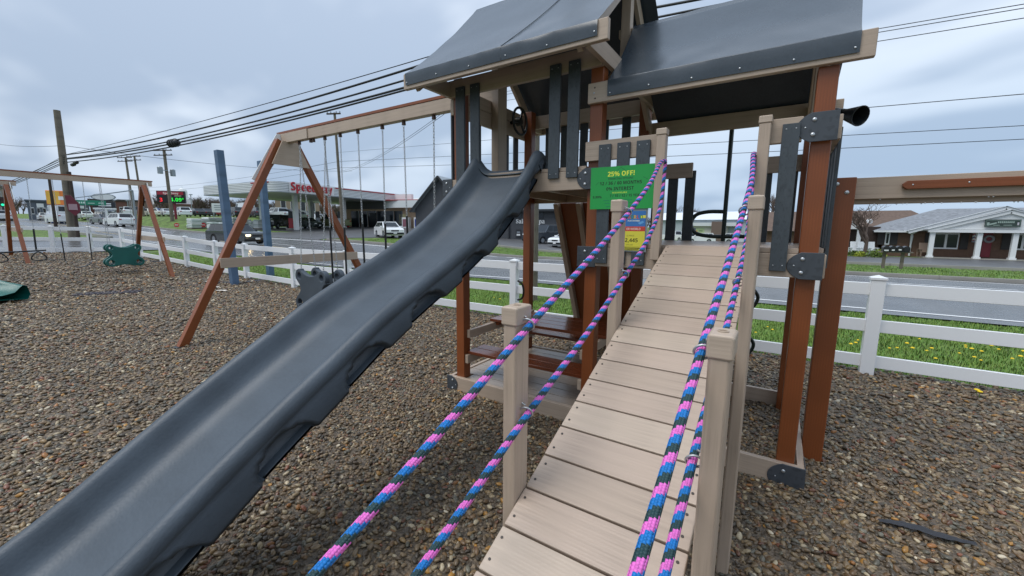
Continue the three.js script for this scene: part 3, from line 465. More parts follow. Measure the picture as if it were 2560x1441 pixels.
// ---------------------------------------------------------------- slide: one moulded shell
{
  const P = [[-3.06, 2.1], [-3.05, 2.17], [-3.025, 2.235], [-2.98, 2.25], [-2.86, 2.125], [-2.6, 1.89], [-2.28, 1.65], [-1.95, 1.468], [-1.6, 1.305], [-1.33, 1.172], [-1.1, 1.035], [-0.88, 0.905], [-0.69, 0.79], [-0.5, 0.668], [-0.3, 0.535], [-0.1, 0.42], [0.15, 0.315], [0.45, 0.25], [0.8, 0.235], [1.1, 0.225]];
  const cu = new THREE.CatmullRomCurve3(P.map(([z, y]) => V3(0, y, z)), false, 'centripetal'), NS = 330, L = cu.getLength();
  // section from the outside foot of the left skirt over both rims to the right skirt
  const half = [[0.352, -0.29], [0.356, -0.26], [0.358, -0.22], [0.358, -0.18], [0.356, -0.14], [0.352, -0.105], [0.347, -0.078], [0.352, -0.066], [0.357, -0.052], [0.355, -0.03], [0.343, -0.012], [0.326, -0.002], [0.308, 0], [0.29, -0.006], [0.276, -0.02], [0.264, -0.045], [0.252, -0.075], [0.238, -0.1], [0.215, -0.12], [0.18, -0.133], [0.14, -0.138], [0.07, -0.14], [0, -0.14]];
  const sec = [...half.map(([x, y]) => [-x, y, 0]), ...half.slice(0, -1).reverse().map(([x, y]) => [x, y, 0])]; sec.push([0.31, -0.27, 1], [0.24, -0.165, 2], [0, -0.16, 2], [-0.24, -0.165, 2], [-0.31, -0.27, 1], [-0.352, -0.29, 1]);
  const pockets = [0.06, 0.42, 0.94, 1.38, 1.86, 2.36, 2.86, 3.4, 3.9];
  const nv = sec.length - 1;
  const g = gridGeo(NS, nv, (u, v) => {
    const q = sec[Math.round(v * nv)], p = cu.getPointAt(u), t = cu.getTangentAt(u); let ny = V3(0, 1, 0).addScaledVector(t, -t.y).normalize(); if (p.z < -2.92) { const k = step(-2.7, -2.95, p.z); ny.lerp(V3(0, 0.92, 0.38), k).normalize(); }
    let [x, y] = q; const top = step(0.5, 0.2, u * L); if (p.z < -2.99) p.y = lerp(p.y, 2.252, step(0.3, 0.22, Math.abs(x)) * (q[2] ? 0 : 1));
    const kk = lerp(0.42, 0.66, clamp(u * L / 3.6)); const oy = y; if (q[2] === 1 || (y < -0.066 && Math.abs(x) > 0.34)) y = -0.066 + (y + 0.066) * kk;
    if (oy < -0.1 && Math.abs(x) > 0.34) { const tt = clamp((-oy - 0.1) / 0.19); for (const pc of pockets) { const ds = (u * L - pc) / 0.15, e = ds * ds + ((1.05 - tt) / 0.92) ** 2; const k = step(1.08, 0.8, e); x -= Math.sign(x) * 0.085 * k * (1 - 0.7 * step(0.75, 1, tt)); } }
    const w = 1 + 0.08 * step(0.25, 0, u * L) ; if (q[2] === 1 || (y < -0.1 && Math.abs(x) > 0.34)) y = Math.max(y, lerp(-1, -0.13, top));
    return [-2.025 + x * w, p.y + ny.y * y, p.z + ny.z * y];
  }, (p, u, v) => [u * L * 1.5, v * 2.4]);
  const shell = part(PS, 'slide', g, M.slide); shell.userData.label = 'long charcoal plastic wave slide with rounded rims';
}
// ---------------------------------------------------------------- swing beam with its end frame
{
  const zc = -3.7, yb = 2.935, yt = 3.115, xe = -6.92, ax = -6.72;
  blk(PS, 'swing_beam', xe, -2.63, yb, yt - 0.038, zc - 0.045, zc + 0.045, M.tan, 0.005); blk(PS, 'swing_beam_cap', xe + 0.005, -2.66, yt - 0.036, yt, zc - 0.05, zc + 0.05, M.brown, 0.004);
  blk(PS, 'beam_sleeve', -6.9, -6.05, yb - 0.002, yt - 0.04, zc + 0.0455, zc + 0.062, M.tanD, 0.004);
  bar(PS, 'frame_leg', V3(ax, 2.96, zc + 0.12), V3(ax + 0.05, -0.04, -2.03), 0.1, 0.1, M.brown, 0.006, V3(1, 0, 0)); bar(PS, 'frame_leg', V3(ax, 2.96, zc - 0.12), V3(ax + 0.05, -0.04, -5.37), 0.1, 0.1, M.brown, 0.006, V3(1, 0, 0));
  bar(PS, 'cross_bar', V3(ax + 0.085, 1.1, -2.58), V3(ax + 0.085, 1.1, -4.84), 0.038, 0.14, M.tan);
  const gus = ext([[-0.08, 0.02], [0.42, -0.7], [0.54, -0.63], [0.12, 0.1], [-0.08, 0.1]], 0.012, 0.001); gus.rotateY(-Math.PI / 2);
  const gp = part(PS, 'gusset_plate', gus, M.trim, [ax - 0.055, 2.97, zc]); void gp; 
  const g3 = ext([[-0.3, -0.35], [0.3, -0.35], [0.12, 0.02], [-0.12, 0.02]], 0.02, 0.001); g3.rotateY(-Math.PI / 2); part(PS, 'gusset_plate', g3, M.tan, [ax + 0.1, 2.93, zc]);
  blk(PS, 'leg_foot', ax - 0.02, ax + 0.12, -0.02, 0.012, -2.09, -1.95, M.plasticBlack);
  const hk = new THREE.CylinderGeometry(0.022, 0.026, 0.05, 8);
  for (const x of [-6.36, -6.05, -5.98, -5.69, -5.325, -4.93, -4.43, -4.03, -3.52]) part(PS, 'swing_hanger', hk, M.darkMetal, [x, yb - 0.025, zc]);
}
// ---------------------------------------------------------------- swings
const linkGeo = (() => { const g = new THREE.TorusGeometry(0.5, 0.16, 5, 10); return g; })();
const chainCache = new Map();
function chainGeo(L) { // links of 38 mm, each turned against the next
  const k = L.toFixed(2); if (chainCache.has(k)) return chainCache.get(k);
  const n = Math.round(L / 0.034), gs = [], base = new THREE.TorusGeometry(0.0105, 0.0029, 5, 9); base.scale(1, 2.1, 1);
  for (let i = 0; i < n; i++) { const g = base.clone(); g.rotateY(i % 2 ? Math.PI / 2 + 0.2 : 0.2); g.translate(0, -(i + 0.5) * (L / n), 0); gs.push(g); }
  const m = merge(gs); chainCache.set(k, m); return m;
}
function chainTo(parent, a, b) { const d = b.clone().sub(a), o = part(parent, 'chain', chainGeo(d.length()), M.chain, a); o.quaternion.setFromUnitVectors(V3(0, -1, 0), d.normalize()); return o; }
function beltSwing(label, group, top, along, half, drop, seatM = M.black, sleeve = true) {
  const t = thing('belt_swing', label, 'swing', { at: top, turn: along, group });
  for (const s of [-1, 1]) { const a = V3(s * half, 0, 0), e = V3(s * half * 0.92, -drop + 0.06, 0), k = sleeve ? 0.8 / drop : 0; const mid = a.clone().lerp(e, 1 - k); chainTo(t, a, mid); if (sleeve) cylBetween(t, 'grip_sleeve', mid, e, 0.014, 0.014, M.black, 8); cylBetween(t, 'seat_loop', e, V3(s * half * 0.86, -drop + 0.0, 0), 0.008, 0.008, M.chain, 6); }
  const g = gridGeo(20, 4, (u, v) => { const x = (u - 0.5) * 2 * half * 0.86, y = -drop - 0.13 * (1 - (2 * u - 1) ** 2); return [x, y, (0.5 - v) * 0.15]; }); const g2 = g.clone(); g2.translate(0, -0.012, 0); part(t, 'seat', merge([g, g2]), seatM); return t;
}
function glider(label, group, top, along, m, drop) { // two-seat glider: ringed end panels, seats back to back on a beam, four chains
  const t = thing('glider_swing', label, 'swing', { at: top, turn: along, group }), ring = (x, y, R, r) => { const h = new THREE.Path(); h.absarc(x, y, r, 0, 6.3, true); void R; return h; };
  const panel = (dz) => {
    const s = new THREE.Shape(); s.moveTo(-0.3, 0.3); s.absarc(-0.3, 0.22, 0.1, Math.PI * 0.45, Math.PI * 1.25, false); s.quadraticCurveTo(-0.2, 0.02, -0.34, -0.08); s.absarc(-0.32, -0.22, 0.12, Math.PI * 0.75, Math.PI * 1.6, false); s.quadraticCurveTo(0, -0.24, 0.2, -0.34); s.absarc(0.32, -0.22, 0.12, -Math.PI * 0.6, Math.PI * 0.25, false); s.quadraticCurveTo(0.2, 0.02, 0.38, 0.14); s.absarc(0.3, 0.22, 0.1, -Math.PI * 0.25, Math.PI * 0.55, false); s.quadraticCurveTo(0, 0.12, -0.3, 0.32);
    s.holes.push(ring(-0.3, 0.22, 0, 0.062), ring(0.3, 0.22, 0, 0.062), ring(-0.32, -0.22, 0, 0.082), ring(0.32, -0.22, 0, 0.082));
    const g = new THREE.ExtrudeGeometry(s, { depth: 0.05, bevelEnabled: true, bevelSize: 0.012, bevelThickness: 0.015, bevelSegments: 2, curveSegments: 14 }); part(t, 'side_panel', g, m, [0, -drop + 0.3, dz]);
  };
  panel(0.1); panel(-0.16);
  part(t, 'saddle', new RoundedBoxGeometry(0.5, 0.1, 0.24, 2, 0.04), m, [0, -drop + 0.28, 0]); for (const s of [-1, 1]) { part(t, 'seat_ring', new THREE.TorusGeometry(0.1, 0.026, 8, 22), m, [s * 0.32, -drop + 0.08, 0.02]); part(t, 'foot_rest', new THREE.CylinderGeometry(0.012, 0.012, 0.4, 8), M.galv, [s * 0.32, -drop + 0.06, 0], [Math.PI / 2, 0, 0]); part(t, 'handle', new THREE.TorusGeometry(0.06, 0.012, 6, 16), m, [s * 0.1, -drop + 0.42, 0], [0, Math.PI / 2, 0]); }
  for (const s of [-1, 1]) for (const k of [-1, 1]) chainTo(t, V3(s * 0.33 + k * 0.015, 0, 0), V3(s * 0.3, -drop + 0.62, k * 0.12));
  return t;
}
beltSwing('black belt swing hung next to the tower behind the charcoal slide', null, [-3.78, 2.885, -3.7], 0, 0.255, 1.95);
beltSwing('black belt swing hung in the middle of the tan swing beam', null, [-4.68, 2.885, -3.7], 0, 0.25, 2.05).children.forEach(() => {});
beltSwing('empty chain swing between glider and middle swing on tan beam', null, [-5.51, 2.885, -3.7], 0, 0.185, 2.1);
glider('charcoal two-seat glider hung by the outer end frame', null, [-6.03, 2.885, -3.7], 0, M.slide, 2.55);
// ---------------------------------------------------------------- signs on the playset
{
  const gs = cv(940, 604, (c, w, h) => {
    c.fillStyle = '#1f9a45'; c.fillRect(0, 0, w, h); c.textAlign = 'center'; c.textBaseline = 'alphabetic';
    const t = (s, x, y, px, col, bold = 1, sx = 1) => { c.save(); c.translate(x, y); c.scale(sx, 1); c.font = (bold ? 'bold ' : '') + px + 'px sans-serif'; c.fillStyle = col; c.fillText(s, 0, 0); c.restore(); };
    c.strokeStyle = '#17703a'; c.lineWidth = 7; c.beginPath(); c.moveTo(395, 62); c.lineTo(455, 22); c.lineTo(515, 62); c.moveTo(80, 252); c.lineTo(130, 210); c.moveTo(780, 170); c.lineTo(845, 205); c.stroke();
    t('25% OFF!', 460, 138, 92, '#e9ee4a'); t('FINANCING OPTIONS', 455, 186, 38, '#0c3d20', 1, 0.95);
    t('12 / 36 / 60 MONTHS', 455, 258, 66, '#04120a', 1, 0.98); t('0% INTEREST', 450, 338, 66, '#06170d', 1, 1.0);
    t('ALSO AVAILABLE', 450, 382, 28, '#c9e04a', 1); t('9.99%', 110, 446, 50, '#06170d', 1); t('7 / 10 / 12 / 15 YEARS', 550, 434, 52, '#06170d', 1, 0.96);
    c.fillStyle = '#167a54'; for (const [x, y, l] of [[210, 478, 90], [310, 474, 330], [330, 494, 260], [230, 518, 80], [330, 514, 300], [620, 520, 70], [250, 566, 70], [360, 562, 260]]) c.fillRect(x, y, l, 9);
  });
  const t = thing('sale_sign', 'bright green financing sale sign tied to the ramp railing', 'sign'); const fm = new THREE.MeshStandardMaterial({ map: gs, roughness: 0.45 }), gm = mat('green board', '#1f9a45', 0.45);
  const g = new THREE.PlaneGeometry(0.468, 0.303); part(t, 'printed_face', g, fm, [-0.988, 1.921, zF + 0.0335]); blk(t, 'board', -1.222, -0.754, 1.77, 2.072, zF + 0.026, zF + 0.0325, gm, 0.001);
  const ps = cv(440, 572, (c, w, h) => {
    c.fillStyle = '#2a6cae'; c.fillRect(0, 0, w, 230); c.fillStyle = '#e8d83a'; c.fillRect(360, 62, 80, 40); c.fillStyle = '#c33a2c'; c.fillRect(0, 222, w, 70); c.fillStyle = '#d9cf45'; c.fillRect(0, 292, w, 280);
    c.fillStyle = '#5c9bd0'; c.beginPath(); c.moveTo(330, 170); c.lineTo(400, 140); c.lineTo(420, 165); c.lineTo(360, 195); c.fill();
    c.font = 'bold 74px sans-serif'; ['W', 'O', 'R', 'L', 'D'].forEach((s, i) => { c.fillStyle = ['#c8452c', '#2f7d3a', '#d8a128', '#c8452c', '#3d8a49'][i]; c.fillText(s, 170 + i * 46, 112); });
    c.fillStyle = '#f3f0d0'; c.font = 'bold 26px sans-serif'; c.fillText('PLAY SYSTEMS', 180, 150); c.fillStyle = '#f2efe6'; c.font = '44px sans-serif'; c.fillText('ER WORLD', 165, 274);
    c.fillStyle = '#4d4a22'; c.font = '30px sans-serif'; c.fillText('LE PRICE', 170, 368); c.fillStyle = '#101010'; c.font = 'bold 78px sans-serif'; c.fillText('2,445', 150, 452); c.font = '28px sans-serif'; c.fillText('STALLED', 165, 500); c.fillRect(0, 520, w, 4); c.fillRect(60, 534, 360, 12); c.fillRect(60, 554, 300, 10);
  });
  const p = thing('price_card', 'blue, red and yellow price card on the ramp railing slats', 'sign'); const pm = new THREE.MeshPhysicalMaterial({ map: ps, roughness: 0.2, clearcoat: 0.6 });
  part(p, 'printed_face', new THREE.PlaneGeometry(0.215, 0.28), pm, [-0.91, 1.612, zF + 0.0285]); blk(p, 'card', -1.0175, -0.8025, 1.472, 1.752, zF + 0.0235, zF + 0.0275, M.trim, 0.001); blk(p, 'sleeve', -1.03, -0.79, 1.462, 1.775, zF + 0.0228, zF + 0.0234, M.galv, 0);
}
// ---------------------------------------------------------------- timber frame to the right with its tan beam
{
  const f = thing('timber_frame', 'broad brown post carrying a tan beam with a brown grip strip', 'frame'), z = -3.44;
  blk(f, 'post', 0.262, 0.384, -0.05, 1.965, z - 0.09, z, M.brown, 0.006); blk(f, 'post_backing', 0.2645, 0.38, -0.05, 1.9, z - 0.135, z - 0.0905, M.tan); blk(f, 'post', 2.9, 3.02, -0.05, 1.965, z - 0.09, z, M.brown, 0.006);
  blk(f, 'beam', 0.27, 3.05, 1.83, 1.967, z - 0.135, z - 0.0915, M.tan); blk(f, 'lower_beam', 0.27, 3.05, 1.8, 1.862, z - 0.18, z - 0.136, M.tanC);
  const s = ext([[0, 0.016], [0.018, 0], [2.1, 0], [2.1, 0.046], [0.018, 0.046], [0, 0.03]], 0.03, 0.002); part(f, 'grip_strip', s, M.brown, [0.617, 1.885, z - 0.0905]);
  bolts(f, [[0.285, 1.925, z], [0.34, 1.87, z]], 0.014); bolts(f, [[0.66, 1.908, z - 0.058], [0.9, 1.91, z - 0.058], [1.2, 1.91, z - 0.058]], 0.005);
  // water drops along the lower edge
  const drop = new THREE.SphereGeometry(0.004, 6, 5), gs = []; reseed(9); for (let i = 0; i < 46; i++) gs.push(moved(drop.clone(), rr(0.42, 1.5), rnd() < 0.6 ? 1.7965 : 1.8265, rnd() < 0.6 ? z - 0.14 : z - 0.1)); gs.length && (part(f, 'water_drops', merge(gs), mat('water drop', '#e6ecf0', 0.05)).userData.kind = 'stuff');
}
// ---------------------------------------------------------------- the two swing sets across the yard
function swingSet(x, z, yBeam, len, label) {
  const g = gH(x, z), t = thing('swing_set', label, 'swing set', { at: [x, 0, z], group: 'swing sets along the far fence' }); const yb = yBeam;
  blk(t, 'beam', -0.045, 0.045, yb, yb + 0.14, 0.02, len, M.tan, 0); blk(t, 'beam_cap', -0.05, 0.05, yb + 0.141, yb + 0.175, 0.0, len, M.brown, 0);
  for (const e of [0.25, len - 0.25]) for (const s of [-1, 1]) { const fx = s * 1.6, gy = gH(x + fx, z + e) - 0.05; bar(t, 'leg', V3(s * 0.08, yb, e), V3(fx, gy, e - 0.03), 0.1, 0.1, M.brown, 0, V3(0, 0, 1)); }
  for (const e of [0.25, len - 0.25]) { const y = g + 1.05; bar(t, 'cross_bar', V3(-1.12, y, e - 0.07), V3(1.12, y - 0.02, e - 0.07), 0.038, 0.14, M.tan, 0); const gg = ext([[-0.1, 0.03], [0.42, -0.62], [0.53, -0.56], [0.14, 0.1], [-0.1, 0.1]], 0.012, 0); part(t, 'gusset_plate', gg, M.trim, [0, yb, e + (e < 1 ? -0.09 : 0.07)]); const h = gg.clone(); h.scale(-1, 1, 1); part(t, 'gusset_plate', h, M.trim, [0, yb, e + (e < 1 ? -0.09 : 0.07)]); }
  return t;
}
swingSet(-17.1, -4.95, 2.87, 5.6, 'swing set with teal glider and trapeze in front of the white fence');
swingSet(-22.3, -2.75, 2.95, 5.6, 'swing set standing behind the trapeze close to the fence end');
{ const X = -17.1, zAt = (px, py) => onX(px, py, X).z, y = 2.86;
  const zg = (zAt(264, 451) + zAt(304, 454)) / 2; glider('teal two-seat glider hung on the far swing set', null, [X, y, zg], Math.PI / 2, M.teal, 2.44);
  const zb = (zAt(141.5, 444) + zAt(191.5, 447)) / 2; beltSwing('black belt swing with long grip sleeves beside the teal glider', null, [X, y, zb], Math.PI / 2, 0.3, 2.32);
  const z1 = zAt(64, 437), z2 = zAt(-40, 430); const t = thing('trapeze_swing', 'black trapeze bar with two ring handles on the far swing set', 'swing', { at: [X, y, 0] });
  for (const zz of [z1, z2]) { chainTo(t, V3(0, 0, zz), V3(0, -1.9, zz + 0.03)); cylBetween(t, 'grip_sleeve', V3(0, -1.35, zz + 0.021), V3(0, -1.92, zz + 0.03), 0.02, 0.02, M.black, 8); const r = tubeGeo([V3(0, -1.98, zz), V3(0, -2.06, zz + 0.1), V3(0, -2.17, zz + 0.14), V3(0, -2.22, zz), V3(0, -2.17, zz - 0.14), V3(0, -2.06, zz - 0.1)], 0.016, 28, 6, true); part(t, 'ring_handle', r, M.black); }
  cylBetween(t, 'bar', V3(0, -1.94, z1 - 0.15), V3(0, -1.98, z2 + 0.2), 0.02, 0.02, M.black, 8);
}
{ // end of a teal slide reaching in from another set
  const p0 = onG(20, 757), cu = new THREE.CatmullRomCurve3([V3(0, 1.5, 1.9), V3(0, 1.02, 1.2), V3(0, 0.62, 0.72), V3(0, 0.33, 0.36), V3(0, 0.2, 0.08), V3(0, 0.17, -0.2), V3(0, 0.15, -0.36)]);
  const sec = [[-0.3, -0.16], [-0.33, -0.05], [-0.31, 0.14], [-0.275, 0.16], [-0.25, 0.12], [-0.2, 0.02], [-0.1, -0.02], [0, -0.025], [0.1, -0.02], [0.2, 0.02], [0.25, 0.12], [0.275, 0.16], [0.31, 0.14], [0.33, -0.05], [0.3, -0.16], [0, -0.1], [-0.3, -0.16]];
  const t = thing('teal_slide', 'flared foot of a teal plastic slide on the gravel', 'slide', { at: [p0.x - 0.15, gH(-12.7, -1.2) + 0.02, p0.z + 0.42], turn: rad(-66) }); t.scale.setScalar(1.2); const nv = sec.length - 1;
  part(t, 'chute', gridGeo(60, nv, (u, v) => { const q = sec[Math.round(v * nv)], p = cu.getPointAt(u), fl = 1 + 0.25 * step(0.8, 1, u); return [q[0] * 1.25 * fl, p.y + q[1] * lerp(1.5, 0.8, step(0.7, 1, u)), p.z]; }, (p, u, v) => [u * 2, v * 2]), M.teal);
  for (const s of [-1, 1]) part(t, 'side_loop', new THREE.TorusGeometry(0.09, 0.03, 7, 16), M.teal, [s * 0.43, 0.78, 0.62], [0, Math.PI / 2, 0]);
}
// ---------------------------------------------------------------- odds and ends on the gravel
{
  for (const [bx, by, tx, ty, label] of [[587, 712, 546, 376, 'tall weathered blue post rising from a dug pit in gravel'], [676, 688, 652, 403, 'tall weathered blue post standing in grass beyond the fence']]) { const b = onG(bx, by), r = Math.hypot(b.x, b.z), p = onR(tx, ty, r), t = thing('blue_post', label, 'post', { at: b }); const o = bar(t, 'timber', V3(0, -0.2, 0), V3(p.x - b.x, p.y - b.y, p.z - b.z), 0.2, 0.17, M.blue, 0.008, V3(0, 0, 1)); void o; blk(t, 'bolt_head', -0.13, -0.1, 2.2, 2.26, 0.02, 0.08, M.galv); }
  // drain grate
  const d = onG(272, 735), t = thing('drain_grate', 'rusty grid drain cover lying in the gravel', 'drain', { at: [d.x, d.y + 0.03, d.z], turn: rad(60) }); const fm = mat('dark grate', '#544f55', 0.6);
  for (let i = 0; i < 12; i++) part(t, 'slat', boxGeo(0.025, 0.02, 0.42, 0), fm, [-0.55 + i * 0.1, 0, 0]); for (const z of [-0.2, 0, 0.2]) part(t, 'crossbar', boxGeo(1.16, 0.018, 0.025, 0), fm, [0, -0.002, z]);
  // liner cloth showing through the stones
  reseed(31);
  const liner = (pts, w, label) => { const cu = new THREE.CatmullRomCurve3(pts), o = thing('liner_strip', label, 'fabric'); part(o, 'cloth', gridGeo(40, 4, (u, v) => { const p = cu.getPointAt(u), tn = cu.getTangentAt(u), k = (v - 0.5) * w * (0.25 + 0.75 * Math.sin(Math.PI * u) + 0.25 * fbm(u * 9, 3, 0, 2, 4)); return [p.x - tn.z * k, gH(p.x, p.z) + 0.022 + 0.012 * fbm(u * 14, v * 3, 0, 3, 8), p.z + tn.x * k]; }, (p, u, v) => [u * 3, v]), mat('black liner cloth', '#2a2b30', 0.55, { side: THREE.DoubleSide, map: T.mottle })); };
  liner([onG(2195, 1312), onG(2270, 1325), onG(2350, 1350), onG(2440, 1372)], 0.05, 'torn black liner strip surfacing in the pebbles by the brown post');
  liner([onG(545, 708), onG(600, 708), onG(640, 704), onG(672, 696)], 0.26, 'black liner sheet around the base of the blue post');
  liner([onG(352, 652), onG(385, 655), onG(400, 656)], 0.2, 'black liner scrap below the fence by the far swing set');
  const scrap = (x, y, w, h, label) => { const p = onG(x, y), o = thing('paper_scrap', label, 'litter', { at: [p.x, p.y + 0.03, p.z], turn: 0.6 }); part(o, 'sheet', gridGeo(6, 4, (u, v) => [(u - 0.5) * w, 0.03 * fbm(u * 3, v * 3, 0, 2, 5), (0.5 - v) * h]), mat('pale scrap', '#cfc7bb', 0.7, { side: THREE.DoubleSide })); };
  scrap(540, 722, 0.14, 0.1, 'white scrap beside the leaning brown swing leg'); scrap(553, 731, 0.26, 0.12, 'pale flat scrap on gravel near the blue post'); scrap(515, 708, 0.16, 0.1, 'pale scrap behind the leaning brown swing leg');
}
// ---------------------------------------------------------------- utility poles and wires
function pole(label, base, top, r0, r1, m, { arms = [], cans = 0, group = 'utility poles along the road' } = {}) {
  const t = thing('utility_pole', label, 'utility pole', { at: base, group: undefined }), d = top.clone().sub(base); void group;
  cylBetween(t, 'shaft', V3(0, -0.4, 0), d, r0, r1, m, 12);
  for (const [h, w] of arms) { const p = d.clone().multiplyScalar(h); const a = part(t, 'crossarm', boxGeo(w, 0.12, 0.1, 0), M.poleDark, [p.x, p.y, p.z + r1], [0, rad(25), 0]); for (const s of [-0.45, -0.2, 0.2, 0.45]) part(a, 'insulator', new THREE.CylinderGeometry(0.05, 0.06, 0.16, 8), M.galv, [s * w, 0.13, 0]); }
  for (let k = 0; k < cans; k++) { const p = d.clone().multiplyScalar(0.7); const c = part(t, 'transformer', new THREE.CylinderGeometry(0.32, 0.32, 0.85, 14), M.galv, [p.x + (k ? -0.25 : 0.25), p.y + (k ? -0.15 : 0), p.z + (k ? -0.8 : 0.8)]); part(c, 'lid', new THREE.CylinderGeometry(0.2, 0.34, 0.12, 14), M.galv, [0, 0.48, 0]); part(c, 'bracket', boxGeo(0.7, 0.1, 0.1, 0), M.galv, [0, 0.1, k ? 0.5 : -0.5], [0, Math.PI / 2, 0]); }
  return t;
}
const pA = onR(182, 600, 34.2), pAt = onR(141, 276, 34.2); pA.y = gH(pA.x, pA.z);
pole('grey wooden pole with bare top on the lawn corner', pA, pAt, 0.2, 0.14, M.poleWood);
{ const b = onR(196, 603, 33.6); b.y = gH(b.x, b.z); pole('dark brown pole stub lashed against the grey corner pole', b, onR(172, 430, 34.05), 0.09, 0.08, M.poleDark); const t = thing('pole_flag', 'maroon triangular banner wrapped on the corner pole', 'banner', { at: onR(171, 512, 33.3) }); part(t, 'banner_cloth', ext([[-0.1, 0.5], [0.12, 0.5], [0.42, 0.05], [0.42, -0.35], [0.2, -0.6], [-0.05, -0.3]], 0.04, 0.005), mat('maroon cloth', '#6a2a35', 0.7)); part(t, 'notice', boxGeo(0.34, 0.32, 0.02, 0), mat('dull pink notice', '#a58a8e', 0.7), [0.16, -0.12, 0.06]); t.rotation.y = rad(70); }
const pN = V3(-4.68, 0, -8.08), pNt = V3(-4.68, 10.5, -8.05);
pole('thick weathered pole in the grass behind the picnic table', pN, pNt, 0.115, 0.09, M.poleWood);
const pB = onR(337, 556, 100), pC = onR(361, 560, 104), pD = onR(432, 566, 78), pE = onR(858, 590, 43.5), pF = onR(138, 560, 70);
for (const p of [pB, pC, pD, pE, pF]) p.y = gH(p.x, p.z);
pole('slim far pole with two crossarms left of its twin', pB, onR(313, 393, 100), 0.2, 0.15, M.poleWood, { arms: [[0.99, 3], [0.93, 3]] });
pole('slim far pole with two crossarms right of its twin', pC, onR(335, 390, 104), 0.2, 0.15, M.poleWood, { arms: [[0.99, 3], [0.93, 3]] });
pole('roadside pole carrying two grey transformers by the price sign', pD, onR(409, 374, 78), 0.24, 0.18, M.poleWood, { arms: [[0.985, 3], [0.92, 3]], cans: 2 });
pole('tall pole with crossarm on the far verge before the station store', pE, onR(836, 282, 43.5), 0.15, 0.11, M.poleWood, { arms: [[0.99, 1.4]] });
pole('thin pole behind the grey corner pole', pF, onR(121, 440, 70), 0.16, 0.12, M.poleDark);
function wire(label, a, b, r, sag = 0.3, name = 'overhead_wire', cat = 'wire') { const t = thing(name, label, cat, { group: 'overhead wires along the road' }); const pts = []; for (let i = 0; i <= 10; i++) { const u = i / 10; pts.push(V3(lerp(a.x, b.x, u), lerp(a.y, b.y, u) - sag * 4 * u * (1 - u), lerp(a.z, b.z, u))); } part(t, 'strand', tubeGeo(pts, r, 30, 5), M.cable); return t; }
{ // cables from the near pole to the corner pole: each lies in the plane of the two poles
  const pl = (px, py) => { const d = dirPx(px, py), n = V3(pA.z - pN.z, 0, -(pA.x - pN.x)), t = pN.clone().sub(EYE).dot(n) / d.dot(n); return EYE.clone().addScaledVector(d, t); };
  const ext2 = (p, q) => { const u = (pN.x - p.x) / (q.x - p.x); return V3(pN.x, lerp(p.y, q.y, u), pN.z); };
  [[386, 1066, 150, 0.012, 0.15, 'thin upper cable'], [387, 1008, 188, 0.03, 0.35, 'thick top cable'], [396, 1008, 213, 0.026, 0.35, 'second thick cable'], [398, 1008, 231, 0.03, 0.35, 'third thick cable'], [406, 1057, 228, 0.026, 0.35, 'lowest thick cable']].forEach(([ya, xb, yb, r, sag, nm]) => {
    const a = pl(166, ya), q = pl(xb, yb), b = ext2(a, q); b.y += sag * 0.9; wire(nm + ' running from corner pole to the pole behind the playset', a, b, r, sag);
if (r > 0.02 && ya !== 406) { const c = onZ(ya === 387 ? 1700 : ya === 396 ? 1820 : 1850, 0, -8.2), k = 2.2; wire(nm + ' running on over the right canopy', b, V3(lerp(b.x, c.x, k), lerp(b.y, c.y, k), lerp(b.z, c.z, k)), r * 0.8, 0.05); }
  });
  const s = thing('splice_case', 'black splice case hanging on the thick top cable', 'splice case', { at: pl(433, 358), turn: Math.atan2(pA.z - pN.z, -(pA.x - pN.x)) }); part(s, 'case', moved(new THREE.CapsuleGeometry(0.14, 0.5, 5, 10), 0, 0, 0, 0, 0, Math.PI / 2), M.cable); for (const k of [-0.2, 0, 0.2]) part(s, 'clamp', moved(new THREE.TorusGeometry(0.145, 0.02, 5, 12), k, 0, 0, 0, Math.PI / 2, 0), M.black);
  const s2 = thing('splice_case', 'black cable coil and splice beside the grey corner pole', 'splice case', { at: pl(186, 409) }); for (const k of [-0.35, 0.25]) part(s2, 'case', moved(new THREE.CapsuleGeometry(0.09, 0.35, 4, 8), k, k * 0.1, 0, 0, 0, Math.PI / 2), M.cable);
  // cables from the corner pole on to the left, falling towards the frame edge
  [[388, 466, 0.01], [393, 450, 0.022], [398, 454, 0.022], [404, 457, 0.022], [408, 459, 0.018]].forEach(([ya, yb, r]) => { const a = pl(160, ya), b = onR(-60, yb + 30, 75); wire('cable leading west from the grey corner pole', a, b, r, 0.2); });
  wire('service drop crossing behind the corner pole', onR(-40, 354, 60), onR(158, 364, 34.4), 0.012, 0.2); wire('service drop from corner pole toward the blue posts', onR(158, 364, 34.4), onR(880, 428, 46), 0.012, 0.4);
  // far side of the road
  const fe = (px, py) => onZ(px, py, pE.z); [[404, 312], [420, 346]].forEach(([ya, yb], i) => { wire('line along the far verge east of the tall pole', fe(846, ya), fe(2600, yb), 0.014, 0.05 + i * 0.1); wire('line along the far verge west of the tall pole', onR(330, 470 + i * 8, 110), fe(846, ya), 0.014, 0.6); });
  [[300, 10], [306, 20], [318, 45], [382, 235]].forEach(([ya, yb], i) => wire(['uppermost thin line', 'second thin line', 'third thin line', 'lower thin line'][i] + ' from the tall verge pole towards the right', onR(838, ya, 43.5), onZ(2760, yb - (ya - yb) / 1724 * 200, -13), 0.009, 0.02));
  wire('slanting drop wire from the near pole over the swings', onR(1337, 104, 9.4), onR(846, 428, 43.5), 0.008, 0.6); wire('slanting twin drop wire over the swings', onR(1337, 112, 9.4), onR(846, 432, 43.5), 0.008, 0.6);
}
